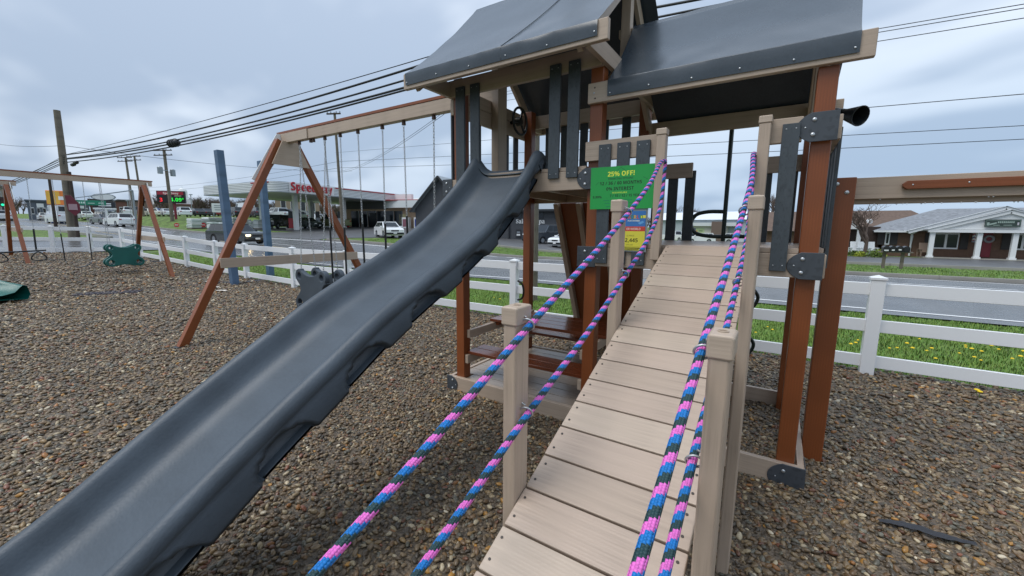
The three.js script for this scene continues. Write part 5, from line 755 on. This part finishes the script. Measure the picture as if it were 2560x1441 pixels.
// ---------------------------------------------------------------- brick shop with porch on the right
{
  const z = -44, y0 = -0.28, X = (px) => onZ(px, 620, z).x, t = thing('brick_shop', 'low brown brick shop with white porch gable and red door', 'building'), brick = wallM('brown brick', '#8d7262', 0.85, { map: T.brick }), roofM = mat('grey shingle roof', '#8c9095', 0.7, { map: T.shingle }), W0 = X(2205), W1 = 26, eh = onZ(2200, 577, z).y, rg = onZ(2500, 521, z - 5).y;
  blk(t, 'wall', W0, W1, y0 - 0.3, eh + 0.1, z - 9, z, brick, 0);
  const sl = (n, A, B, C, D, m) => part(t, n, (() => { const g = new THREE.BufferGeometry(); const f = [A, B, C, A, C, D].flat(); g.setAttribute('position', new THREE.Float32BufferAttribute(f, 3)); g.setAttribute('uv', new THREE.Float32BufferAttribute([0, 0, 4, 0, 4, 2, 0, 0, 4, 2, 0, 2], 2)); g.computeVertexNormals(); return g; })(), m);
  sl('roof_slope', [W0 - 0.7, eh, z + 0.6], [W1, eh, z + 0.6], [W1, rg, z - 4.6], [X(2350) + 0.6, rg, z - 4.6], roofM); sl('roof_slope', [W1, eh, z - 9.8], [W0 - 0.7, eh, z - 9.8], [X(2350) + 0.6, rg, z - 4.6], [W1, rg, z - 4.6], roofM); sl('roof_slope', [W0 - 0.7, eh, z - 9.8], [W0 - 0.7, eh, z + 0.6], [X(2350) + 0.6, rg, z - 4.6], [X(2350) + 0.6, rg, z - 4.6 - 0.01], roofM);
  blk(t, 'gutter', W0 - 0.7, X(2280), eh - 0.12, eh + 0.02, z + 0.6, z + 0.7, M.trim, 0);
  // nested gables
  const gable = (xa, xp, xb, zc, ye, yp, n) => { const fr = ext([[xa, ye], [xb, ye], [xp, yp]], 0.12, 0); part(t, n, fr, M.trim, [0, 0, zc - 0.12]); bar(t, 'rake_board', V3(xa - 0.3, ye - 0.08, zc + 0.06), V3(xp, yp + 0.1, zc + 0.06), 0.14, 0.26, M.trim, 0); bar(t, 'rake_board', V3(xb + 0.3, ye - 0.08, zc + 0.06), V3(xp, yp + 0.1, zc + 0.06), 0.14, 0.26, M.trim, 0); sl('gable_roof', [xa - 0.4, ye - 0.02, zc + 0.2], [xp, yp + 0.22, zc + 0.2], [xp, yp + 0.22, zc - 5], [xa - 0.4, ye - 0.02, zc - 5], roofM); sl('gable_roof', [xb + 0.4, ye - 0.02, zc + 0.2], [xp, yp + 0.22, zc + 0.2], [xp, yp + 0.22, zc - 5], [xb + 0.4, ye - 0.02, zc - 5], roofM); };
  const zg = z + 1.6, XG = (px) => onZ(px, 570, zg).x; gable(X(2272), X(2487), X(2700), z + 0.7, eh, onZ(2487, 524, z + 0.7).y, 'gable_face'); gable(XG(2335), XG(2521), XG(2707), zg, onZ(2400, 574, zg).y, onZ(2521, 533, zg).y, 'porch_gable');
  const pe = onZ(2400, 574, zg).y; blk(t, 'porch_beam', XG(2325), XG(2720), pe - 0.22, pe - 0.02, zg - 0.3, zg + 0.12, M.trim, 0); blk(t, 'porch_floor', XG(2320), XG(2720), y0 - 0.1, y0 + 0.06, z + 0.003, zg + 0.3, M.concrete, 0);
  for (const px of [2329, 2447, 2537]) { const x = onZ(px, 610, zg - 0.1).x; const c = blk(t, 'column', x - 0.13, x + 0.13, y0 + 0.06, pe - 0.22, zg - 0.28, zg - 0.02, M.trim, 0); part(c, 'base', boxGeo(0.36, 0.12, 0.36, 0), M.trim, [0, -(pe - 0.22 - y0 - 0.06) / 2 + 0.06, 0]); }
  const win = (p0, p1, q0, q1, bars, sh) => { const a = onZ(p0, q1, z), b = onZ(p1, q0, z), w = b.x - a.x, h = b.y - a.y, o = blk(t, 'window', a.x, b.x, a.y, b.y, z + 0.002, z + 0.08, M.trim, 0); for (let i = 0; i < bars; i++) part(o, 'pane', boxGeo(w / bars - 0.14, h - 0.22, 0.02, 0), M.glass, [(i + 0.5) * w / bars - w / 2, 0, 0.04]); for (const s of sh) part(o, 'shutter', boxGeo(0.42, h, 0.05, 0), mat('dark shutter', '#33302f', 0.7), [s * (w / 2 + 0.25), 0, 0]); };
  win(2211, 2227, 581, 612, 1, [-1, 1]); win(2330, 2400, 583, 622, 2, [-1.0, 1.05]); win(2525, 2590, 585, 625, 2, [-1.0]);
  { const a = onZ(2450, 643, z), b = onZ(2484, 583, z), d = blk(t, 'door', a.x, b.x, a.y, b.y, z + 0.002, z + 0.07, mat('dark red door', '#7c1f2a', 0.4), 0); part(d, 'wreath', new THREE.TorusGeometry(0.22, 0.08, 6, 14), mat('grey wreath', '#8d8f92', 0.8), [0.05, 0.45, 0.06]); part(d, 'handle', new THREE.SphereGeometry(0.04, 8, 6), M.steel, [-0.38, -0.1, 0.06]); blk(t, 'door_light', a.x - 0.35, a.x - 0.06, a.y, b.y, z + 0.002, z + 0.06, mat('dark red trim', '#4d171c', 0.5), 0); }
  { const a = onZ(2435, 593, z), o = sub(t, 'barber_pole', [a.x, a.y, z + 0.14]); part(o, 'cylinder', new THREE.CylinderGeometry(0.11, 0.11, 0.62, 12), new THREE.MeshStandardMaterial({ roughness: 0.3, map: cv(64, 64, (c) => { c.fillStyle = '#d7d5d0'; c.fillRect(0, 0, 64, 64); c.lineWidth = 9; for (let k = -2; k < 4; k++) { c.strokeStyle = k % 2 ? '#8e3038' : '#38406a'; c.beginPath(); c.moveTo(-10, k * 24 + 20); c.lineTo(74, k * 24 - 20); c.stroke(); } }) })); for (const s of [-1, 1]) part(o, 'cap', new THREE.CylinderGeometry(0.13, 0.13, 0.08, 12), M.galv, [0, s * 0.34, 0]); }
  for (const s of [0, 1]) { const pt = s ? [2294, 577] : [2259, 577]; const a = onZ(pt[0], pt[1], z + 0.5), m1 = onZ(2281, 586, z + 0.1), e = onZ(2276, 640, z + 0.1); part(t, 'downpipe', tubeGeo([a, V3(lerp(a.x, m1.x, 0.6), m1.y + 0.12, z + 0.25), m1, V3(m1.x, lerp(m1.y, e.y, 0.5), z + 0.1), V3(m1.x, e.y, z + 0.1)], 0.06, 24, 6), M.trim); }
  const sf = cv(512, 128, (c) => { c.fillStyle = '#2c3b36'; c.fillRect(0, 0, 512, 128); c.strokeStyle = '#7f948a'; c.lineWidth = 4; c.strokeRect(6, 6, 500, 116); c.fillStyle = '#93a59c'; c.fillRect(20, 46, 36, 58); c.save(); c.translate(60, 92); c.rotate(-0.3); c.fillRect(0, -18, 110, 26); c.restore(); for (let k = 0; k < 9; k++) c.fillRect(178 + k * 28, 26, 20, 34); for (let k = 0; k < 6; k++) c.fillRect(120 + k * 16, 92, 11, 15); for (let k = 0; k < 8; k++) c.fillRect(270 + k * 16, 92, 11, 15); c.fillStyle = '#b9b6bd'; c.fillRect(466, 48, 26, 52); });
  const a = onZ(2462, 568, zg + 0.2), b = onZ(2556, 549, zg + 0.2), s = thing('shop_sign', 'dark green lettered signboard on the white porch gable', 'sign', { at: [(a.x + b.x) / 2, (a.y + b.y) / 2, zg + 0.17] }); part(s, 'board', boxGeo(b.x - a.x, b.y - a.y, 0.08, 0.02), mat('dark green board', '#2c3b36', 0.5)); part(s, 'face', new THREE.PlaneGeometry(b.x - a.x - 0.06, b.y - a.y - 0.06), new THREE.MeshStandardMaterial({ map: sf, roughness: 0.5 }), [0, 0, 0.043]);
  // long brown-roofed house behind, and its little white porch
  const z2 = -50, bt = thing('brown_roof_house', 'long house with broad brown shingle roof behind the bare tree', 'house'), X2 = (px) => onZ(px, 560, z2).x, e2 = onZ(2200, 580, z2).y, r2 = onZ(2200, 527, z2 - 6).y, bm = mat('brown shingles', '#6f5a4c', 0.8, { map: T.shingle });
  blk(bt, 'wall', X2(1895), X2(2260), y0 - 0.4, e2, z2 - 12, z2, brick, 0); const s2 = sl; void s2; const quad = (n, A, B, C, D, m) => { const g = new THREE.BufferGeometry(); g.setAttribute('position', new THREE.Float32BufferAttribute([A, B, C, A, C, D].flat(), 3)); g.setAttribute('uv', new THREE.Float32BufferAttribute([0, 0, 5, 0, 5, 2, 0, 0, 5, 2, 0, 2], 2)); g.computeVertexNormals(); part(bt, n, g, m); };
  quad('roof_slope', [X2(1890), e2, z2 + 0.6], [X2(2400), e2, z2 + 0.6], [X2(2400) - 2, r2, z2 - 6], [X2(1890), r2, z2 - 6], bm); quad('roof_slope', [X2(2400), e2, z2 - 12.6], [X2(1890), e2, z2 - 12.6], [X2(1890), r2, z2 - 6], [X2(2400) - 2, r2, z2 - 6], bm);
  const gw = ext([[0, y0 - 0.4], [12, y0 - 0.4], [12, e2], [6, r2 - 0.1], [0, e2]], 0.2, 0); gw.rotateY(Math.PI / 2); part(bt, 'gable_wall', gw, brick, [X2(1895) - 0.2, 0, z2]);
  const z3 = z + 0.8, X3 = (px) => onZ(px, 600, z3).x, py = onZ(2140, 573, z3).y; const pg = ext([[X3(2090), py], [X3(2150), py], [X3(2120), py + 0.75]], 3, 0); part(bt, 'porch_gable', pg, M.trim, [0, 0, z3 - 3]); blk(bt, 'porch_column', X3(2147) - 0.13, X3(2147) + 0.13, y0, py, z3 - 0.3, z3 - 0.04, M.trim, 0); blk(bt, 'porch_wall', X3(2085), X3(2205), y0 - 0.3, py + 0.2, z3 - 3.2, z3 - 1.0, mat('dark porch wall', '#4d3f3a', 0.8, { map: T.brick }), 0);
  part(bt, 'dish_antenna', moved(new THREE.SphereGeometry(0.36, 14, 6, 0, 6.3, 0, 0.8), 0, 0, 0, 1.2, 0.3, 0), M.trim, onZ(2171, 556, z2 - 1));
  // chairs on the porches
  const chair = (px, py2, zz, m, l) => { const p = onZ(px, py2, zz); const o = thing('porch_chair', l, 'chair', { at: [p.x, y0 + 0.02, zz], turn: 0.2 }); part(o, 'backrest', boxGeo(0.6, 0.75, 0.06, 0.02), m, [0, 0.72, -0.22], [-0.25, 0, 0]); part(o, 'seat', boxGeo(0.62, 0.05, 0.55, 0), m, [0, 0.4, 0.05]); for (const s of [-1, 1]) { part(o, 'armrest', boxGeo(0.12, 0.04, 0.62, 0), m, [s * 0.34, 0.6, 0.06]); for (const k of [-1, 1]) part(o, 'leg', boxGeo(0.07, 0.58, 0.07, 0), m, [s * 0.34, 0.29, k * 0.25]); } };
  chair(2139, 625, z3 + 0.2, M.trim, 'white porch chair left of the white column'); chair(2158, 625, z3 + 0.4, M.trim, 'white porch chair between column and bare tree'); chair(2178, 622, z3 + 0.1, M.trim, 'white porch chair right of the bare tree trunk'); chair(2312, 638, z + 0.7, mat('brown chair', '#7d6b5d', 0.7), 'brown chair on the porch under the shop window');
}
{ // mailboxes
  const z = -26.6, a = onZ(2210, 640, z), b = onZ(2266, 640, z), st = thing('mailbox_stand', 'grey timber stand of two posts holding four mailboxes', 'stand'), g = gH(a.x, z) - 0.1; for (const x of [a.x + 0.02, b.x - 0.12]) blk(st, 'post', x - 0.06, x + 0.06, g, g + 0.85, z - 0.06, z + 0.06, M.poleWood, 0); blk(st, 'shelf', a.x - 0.2, b.x + 0.2, g + 0.852, g + 0.9, z - 0.25, z + 0.25, M.poleWood, 0);
  const sh = new THREE.Shape(); sh.moveTo(-0.115, 0); sh.lineTo(0.115, 0); sh.lineTo(0.115, 0.16); sh.absarc(0, 0.16, 0.115, 0, Math.PI, false); const gg = new THREE.ExtrudeGeometry(sh, { depth: 0.5, bevelEnabled: false, curveSegments: 10 }); ['with a white number plate, at the left end', 'with a small white label, second from the left post', 'with an oval pale label, beside the end box', 'with no label, over the right post'].forEach((l, i) => { const x = lerp(a.x + 0.02, b.x - 0.06, i / 3), m = thing('mailbox', 'black dome mailbox on the timber stand ' + l.replace(', at the left end', ' above the shorter stub').replace(', second from the left post', ' next to it'), 'mailbox', { at: [x, g + 0.902, z - 0.2], group: 'mailboxes on the stand' }); part(m, 'box', gg, M.plasticBlack); part(m, 'door', boxGeo(0.2, 0.2, 0.015, 0.01), M.black, [0, 0.12, 0.51]); if (i < 3) part(m, 'label_plate', boxGeo(i ? 0.1 : 0.16, 0.06, 0.01, 0), M.trim, [0, 0.06 + 0.02 * i, 0.522]); });
}
// ---------------------------------------------------------------- long pale shed in the far lot
{
  const a = onR(1630, 600, 98), b = onR(1905, 606, 92), t = thing('long_shed', 'long pale metal shed with white roof and painted mural sign', 'building'), W = frontFrame(t, a, b), y = -0.9, wl = wallM('pale grey cladding', '#a9b3b8', 0.6), wr = mat('white metal roof', '#dfe4e8', 0.4);
  blk(t, 'wall', 0, W, y - 0.5, y + 4.7, -16, 0, wl, 0); part(t, 'roof_slope', gridGeo(1, 1, (u, v) => [lerp(-0.5, W + 0.5, u), lerp(y + 4.7, y + 6.6, v), lerp(0.6, -8, v)]), wr); part(t, 'roof_slope', gridGeo(1, 1, (u, v) => [lerp(-0.5, W + 0.5, u), lerp(y + 6.6, y + 4.7, v), lerp(-8, -16.6, v)]), wr); blk(t, 'plinth', -0.02, W + 0.02, y - 0.5, y + 1.1, 0.002, 0.06, wallM('grey plinth', '#6f7276', 0.8), 0); blk(t, 'awning', W * 0.34, W * 0.8, y + 3.4, y + 4.1, 0.004, 1.6, wallM('pale awning', '#c9cdce', 0.6), 0); blk(t, 'annex', W * 0.36, W * 0.72, y - 0.5, y + 3.4, 0.062, 1.0, wallM('cream annex', '#c4c2b8', 0.7), 0); blk(t, 'entrance', W * 0.6, W * 0.7, y - 0.4, y + 4.3, 1.004, 2.2, wallM('brown entrance', '#6b5b52', 0.8), 0);
  const mu = cv(256, 64, (c) => { c.fillStyle = '#31477f'; c.fillRect(0, 0, 120, 64); c.fillStyle = '#b9c79a'; c.fillRect(120, 0, 136, 64); c.fillStyle = '#e0992b'; c.beginPath(); c.arc(134, 38, 20, 0, 7); c.fill(); c.fillStyle = '#c9552c'; c.beginPath(); c.arc(128, 46, 9, 0, 7); c.fill(); c.fillStyle = '#9db4e0'; c.fillRect(30, 14, 8, 22); c.fillStyle = '#6f8a5c'; c.fillRect(170, 18, 60, 10); }); part(t, 'mural_sign', new THREE.PlaneGeometry(W * 0.15, 1.5), new THREE.MeshStandardMaterial({ map: mu, roughness: 0.6 }), [W * 0.45, y + 2.2, 1.02]);
}
// ---------------------------------------------------------------- far west: shops, signs, woods
{
  const bld = (n, px0, px1, pyb, h, r, hex, l, roofHex, extra) => { const a = onR(px0, pyb, r), b = onR(px1, pyb, r), t = thing(n, l, 'building'), W = frontFrame(t, a, b), y = (a.y + b.y) / 2; blk(t, 'wall', 0, W, y - 2, y + h, -10, 0, wallM(l.slice(0, 24), hex), 0); blk(t, 'roof', -0.3, W + 0.3, y + h + 0.003, y + h + 0.35, -10.3, 0.3, wallM(l.slice(0, 24) + ' roof', roofHex, 0.7), 0); for (let i = 0; i < 4; i++) { const w = blk(t, 'window', W * (0.12 + i * 0.22), W * (0.24 + i * 0.22), y + h * 0.25, y + h * 0.65, 0.003, 0.05, M.trim, 0); part(w, 'pane', boxGeo(W * 0.1, h * 0.32, 0.02, 0), M.glass, [0, 0, 0.03]); } if (extra) extra(t, W, y); return t; };
  bld('shop_building', 72, 138, 547, 3.6, 135, '#58606a', 'dark blue-grey flat shop beyond the white van', '#4a525c', (t, W, y) => blk(t, 'sign_board', W * 0.35, W * 0.62, y + 2.4, y + 3.2, 0.054, 0.12, M.trim, 0));
  bld('shop_building', 182, 226, 544, 3.4, 140, '#555a63', 'slate grey shop behind the pale green sedan', '#454a52', (t, W, y) => blk(t, 'sign_board', W * 0.4, W * 0.7, y + 2.1, y + 2.7, 0.054, 0.12, M.trim, 0)); bld('shop_building', 228, 320, 543, 3.9, 142, '#6d4a41', 'brick restaurant with dark mansard behind the black sign', '#3d3835'); bld('shop_building', 300, 390, 540, 3.8, 150, '#7b6a60', 'low brown store behind the far swing frame', '#3b3836');
  bld('shop_building', -30, 36, 548, 5.2, 110, '#8f8578', 'tan two-storey building at the left end of the road', '#6f675f'); bld('warehouse', 690, 800, 548, 7.2, 118, '#94806f', 'tan brick block with small windows behind the station', '#7d6d60', null); bld('shop_building', 440, 482, 535, 2.4, 150, '#7f6a64', 'low building under the white cupola', '#6d4a46', (t, W, y) => { const c = sub(t, 'cupola', [W / 2, y + 2.6, -4]); part(c, 'base', boxGeo(4, 1.6, 4, 0), M.trim, [0, 0.8, 0]); part(c, 'lantern', new THREE.CylinderGeometry(1.1, 1.2, 2.2, 8), M.trim, [0, 2.6, 0]); part(c, 'dome', new THREE.SphereGeometry(1.15, 10, 6, 0, 6.3, 0, 1.57), M.trim, [0, 3.7, 0]); part(c, 'finial', new THREE.ConeGeometry(0.15, 0.9, 6), M.trim, [0, 5.1, 0]); });
  { const a = onR(1000, 540, 100), b = onR(1085, 540, 95), t = thing('greenhouse', 'pale glazed greenhouse gable behind the station store', 'building'), W = frontFrame(t, a, b), y = 1.5; part(t, 'gable_frame', ext([[0, y], [W * 0.5, y], [W * 0.5, y + 4.4], [W * 0.25, y + 7], [0, y + 4.4]], 0.2, 0), M.galv); part(t, 'roof_slope', gridGeo(1, 1, (u, v) => [lerp(W * 0.25, W * 0.9, u), lerp(y + 4.2, y + 7.05, v), lerp(6, -2, v)]), mat('pale poly roof', '#c6c9c6', 0.4)); for (let i = 0; i < 5; i++) blk(t, 'glazing', W * (0.03 + i * 0.094), W * (0.11 + i * 0.094), y + 2.2, y + 4.4 + [0.2, 1.2, 2.0, 1.2, 0.2][i], 0.202, 0.26, M.glass, 0); }
  // pylon signs
  const ya = onR(148, 495, 88), ys = thing('pylon_sign', 'orange and yellow roadside sign with blue and white panels below', 'sign', { at: ya, turn: rad(72) }); part(ys, 'top_panel', boxGeo(2.6, 2.0, 0.3, 0.15), mat('sign orange', '#d97a33', 0.45)); part(ys, 'yellow_panel', boxGeo(1.3, 1.8, 0.04, 0.02), mat('sign yellow', '#e0ae45', 0.45), [-0.6, 0, 0.17]); part(ys, 'emblem', boxGeo(0.5, 0.5, 0.03, 0.1), M.trim, [0.15, -0.05, 0.2]); part(ys, 'white_panel', boxGeo(1.3, 0.9, 0.2, 0), M.trim, [-0.6, -1.5, 0]); part(ys, 'blue_panel', boxGeo(1.2, 1.6, 0.2, 0), mat('sign blue', '#34519c', 0.45), [-0.55, -2.8, 0]); part(ys, 'white_stripe', boxGeo(0.9, 0.26, 0.03, 0), M.trim, [-0.55, -2.6, 0.11]); part(ys, 'side_panel', boxGeo(1.3, 2.6, 0.2, 0), M.trim, [0.75, -2.4, -0.2]); for (const s of [-1, 1]) part(ys, 'post', boxGeo(0.16, 5, 0.16, 0), M.galv, [s * 1.0, -3.4, -0.35]);
  const st = onR(216, 507, 62), tc = cv(512, 80, (c) => { c.fillStyle = '#1c7f64'; c.fillRect(0, 0, 512, 80); c.fillStyle = '#cfe6dc'; c.font = 'bold 40px sans-serif'; c.fillText('AVE', 410, 56); for (let k = 0; k < 6; k++) c.fillRect(60 + k * 30, 26, 20, 30); c.font = '20px sans-serif'; c.fillRect(270, 42, 90, 10); }), sg = thing('street_sign', 'long green street name sign hung by the traffic mast', 'sign', { at: st, turn: rad(70) }); part(sg, 'panel', boxGeo(2.9, 0.5, 0.05, 0.02), mat('sign green', '#1c7f64', 0.45)); part(sg, 'face', new THREE.PlaneGeometry(2.86, 0.46), new THREE.MeshStandardMaterial({ map: tc, roughness: 0.45 }), [0, 0, 0.027]);
  { const m = thing('traffic_mast', 'thin grey signal mast arm holding the green street sign', 'mast'); const a = onR(330, 476, 66), b = onR(180, 496, 62); cylBetween(m, 'arm', a, b, 0.07, 0.04, M.galv, 8); const f = a.clone(); f.y = gH(a.x, a.z); cylBetween(m, 'upright', f, a, 0.12, 0.1, M.galv, 8); for (const k of [0.75, 0.98]) { const p = a.clone().lerp(b, k); cylBetween(m, 'hanger', p, p.clone().setY(p.y - 0.35), 0.02, 0.02, M.galv, 6); } }
  const bs = onR(260, 512, 80), bk = thing('message_sign', 'black message sign with oval crest on a white post', 'sign', { at: bs, turn: rad(62) }); part(bk, 'cabinet', boxGeo(2.3, 0.8, 0.4, 0.05), mat('sign black', '#20242b', 0.4)); for (const y of [0.12, -0.14]) part(bk, 'text_bar', boxGeo(1.3, 0.14, 0.02, 0), mat('lit white text', '#e9edf0', 0.4), [0.1, y, 0.21]); part(bk, 'oval_crest', moved(new THREE.TorusGeometry(0.6, 0.05, 6, 24).scale(2.0, 0.7, 1), 0, 1.05, 0), M.galv); part(bk, 'crest_panel', moved(new THREE.CylinderGeometry(0.56, 0.56, 0.08, 24).rotateX(Math.PI / 2).scale(2, 0.7, 1), 0, 1.05, -0.02), M.trim); part(bk, 'header', boxGeo(2.0, 0.18, 0.3, 0), M.chrome, [0, 0.52, 0]); part(bk, 'sill', boxGeo(2.3, 0.2, 0.4, 0), M.trim, [0, -0.55, 0]); part(bk, 'post', boxGeo(0.28, 2.6, 0.28, 0), M.trim, [0.1, -1.9, 0]);
  { const p = onR(5, 505, 75), s = thing('traffic_light', 'small black traffic light showing green at the left edge', 'traffic light', { at: p, turn: rad(80) }); part(s, 'housing', boxGeo(0.4, 1.1, 0.3, 0.04), M.black); [['#3a1416', 0.33], ['#3a3013', 0], ['#23d59a', -0.33]].forEach(([c, y], i) => part(s, 'lamp', new THREE.CylinderGeometry(0.13, 0.13, 0.06, 12).rotateX(Math.PI / 2), mat('signal ' + i, c, 0.3, i === 2 ? { emissive: new THREE.Color('#23d59a'), emissiveIntensity: 1 } : {}), [0, y, 0.16])); cylBetween(s, 'hanger', V3(0, 0.5, 0), V3(0, 1.2, 0), 0.03, 0.03, M.galv, 6); }
  for (const [px, py, pb, r, l] of [[476, 487, 530, 120, 'thin lamp post behind the white crossover on the bank'], [283, 502, 540, 125, 'thin lamp post right of the black message sign'], [318, 502, 540, 128, 'double-headed lamp post left of the swing leg']]) { const a = onR(px, py, r), b = onR(px + 3, pb, r), o = thing('lamp_post', l, 'lamp post', { at: b }); cylBetween(o, 'shaft', V3(0, -1.5, 0), V3(a.x - b.x, a.y - b.y, a.z - b.z), 0.11, 0.08, M.galv, 6); part(o, 'head', boxGeo(1.0, 0.18, 0.4, 0), M.galv, [a.x - b.x, a.y - b.y, a.z - b.z]); }
}
// ---------------------------------------------------------------- bare trees and shrubs
const bark = mat('grey-brown bark', '#5b4e45', 0.9), twig = bark;
function bareTree(seed, h, spread, depth, trunkH, r0) {
  reseed(seed); const G = [[], []];
  const seg = (a, b, ra, rb, k, list) => { const d = b.clone().sub(a), L = d.length(), g = new THREE.CylinderGeometry(rb, ra, L, k, 1, true); g.translate(0, L / 2, 0); g.applyQuaternion(new THREE.Quaternion().setFromUnitVectors(V3(0, 1, 0), d.normalize())); g.translate(a.x, a.y, a.z); list.push(g); };
  const grow = (p, d, L, r, lv) => { const q = p.clone().addScaledVector(d, L * 0.5), d2 = d.clone().add(V3(rr(-0.25, 0.25), rr(-0.05, 0.25), rr(-0.25, 0.25))).normalize(), e = q.clone().addScaledVector(d2, L * 0.5), li = G[lv < 2 ? 0 : 1]; seg(p, q, r, r * 0.82, lv < 2 ? 7 : 3, li); seg(q, e, r * 0.82, r * 0.62, lv < 2 ? 7 : 3, li); if (lv >= depth) return; const n = lv === 0 ? 5 : lv < 3 ? 3 : 3; for (let i = 0; i < n; i++) { const a = rr(0, 6.28) + i * 6.28 / n, t = rr(0.3, 0.85) * spread, nd = d2.clone().add(V3(Math.cos(a) * t, rr(0, 0.35), Math.sin(a) * t)).normalize(); grow(i ? p.clone().lerp(e, rr(0.6, 1)) : e, nd, L * rr(0.62, 0.82), r * rr(0.5, 0.64), lv + 1); } };
  grow(V3(0, 0, 0), V3(0, 1, 0), trunkH, r0, 0); void h; return G.map((l) => merge(l));
}
function treeThing(name, label, G, at, s = 1, turn = 0) { const t = thing(name, label, 'tree', { at, turn }); part(t, 'trunk', G[0], bark); part(t, 'crown', G[1], twig); t.scale.setScalar(s); return t; }
{
  const p = onR(2163, 634, 41.5); treeThing('bare_tree', 'spreading bare tree in front of the brown-roofed house', bareTree(11, 6, 1.5, 5, 1.25, 0.13), [p.x, gH(p.x, p.z) - 0.1, p.z], 1.2, 0.4);
  const gA = bareTree(23, 8, 0.8, 5, 2.4, 0.2); for (const [px, py, r, s, l] of [[1926, 560, 75, 1.15, 'slim bare tree rising behind the brown gable'], [1690, 570, 120, 1.2, 'bare tree behind the white shed roof, left of the slats'], [1738, 572, 118, 1.1, 'bare tree behind the white shed roof by the slat'], [1650, 575, 122, 0.9, 'small bare tree far behind the ramp post']]) { const q = onR(px, py, r); treeThing('bare_tree', l, gA, [q.x, gH(q.x, q.z) - 0.2, q.z], s, px); }
  // distant wood as one mass
  const gW = bareTree(41, 8, 0.9, 4, 3.2, 0.3), all = merge([gW[0], gW[1]]), wm = bark; reseed(55); const spots = [];
  for (let i = 0; i < 190; i++) { const px = rr(395, 860), r = rr(230, 300), q = onR(px, 545, r); spots.push([q.x, q.z, rr(0.75, 1.15)]); } for (let i = 0; i < 120; i++) { const px = rr(1560, 2600), r = rr(170, 230), q = onR(px, 575, r); spots.push([q.x, q.z, rr(0.55, 0.85)]); } for (let i = 0; i < 60; i++) { const px = rr(-100, 400), r = rr(240, 300), q = onR(px, 545, r); spots.push([q.x, q.z, rr(0.5, 0.8)]); }
  const im = new THREE.InstancedMesh(all, wm, spots.length), m4 = new THREE.Matrix4(), qq = new THREE.Quaternion(); spots.forEach(([x, z, s], i) => { qq.setFromAxisAngle(V3(0, 1, 0), rnd() * 6.28); m4.compose(V3(x, gH(x, z) - 0.3, z), qq, V3(s * 1.3, s, s * 1.3)); im.setMatrixAt(i, m4); }); im.name = 'distant_wood'; im.userData = { kind: 'stuff', label: 'grey belt of bare trees along the horizon', category: 'trees' }; scene.add(im);
  // shrubs by the house
  reseed(88); const leafM = mat('shrub leaf', '#566b25', 0.7, { side: THREE.DoubleSide }), leafY = mat('yellow shrub leaf', '#8f9a2e', 0.7, { side: THREE.DoubleSide });
  const bush = (R, H, n) => { const P = []; for (let i = 0; i < n; i++) { const a = rnd() * 6.28, b = Math.acos(rr(0, 1)), k = Math.pow(rnd(), 0.4) * (0.75 + 0.4 * hash2(Math.floor(a * 2), 1, 9)), x = R * k * Math.sin(b) * Math.cos(a), y = H * k * Math.cos(b), z = R * k * Math.sin(b) * Math.sin(a), s = 0.09, v = () => rr(-s, s); P.push(x + v(), y + v(), z + v(), x + v(), y + v(), z + v(), x + v(), y + v(), z + v()); } const g = new THREE.BufferGeometry(); g.setAttribute('position', new THREE.Float32BufferAttribute(P, 3)); g.computeVertexNormals(); return g; };
  for (const [px, py, r, R, H, m, l] of [[2132, 632, 40.5, 0.5, 0.45, leafM, 'low green shrub left of the bare tree by the porch'], [2152, 634, 40, 0.35, 0.4, leafY, 'small yellow-green shrub at the porch column'], [2188, 633, 40, 0.7, 0.6, leafM, 'rounded green shrub right of the bare tree'], [2200, 633, 41, 0.45, 0.6, leafY, 'yellow-green shrub beside the mailboxes']]) { const q = onR(px, py, r), t = thing('shrub', l, 'shrub', { at: [q.x, gH(q.x, q.z), q.z] }); part(t, 'foliage', bush(R, H, 500), m); part(t, 'stem', new THREE.CylinderGeometry(0.03, 0.05, H * 0.8, 6), bark, [0, H * 0.35, 0]); }
}
renderer.render(scene, camera);
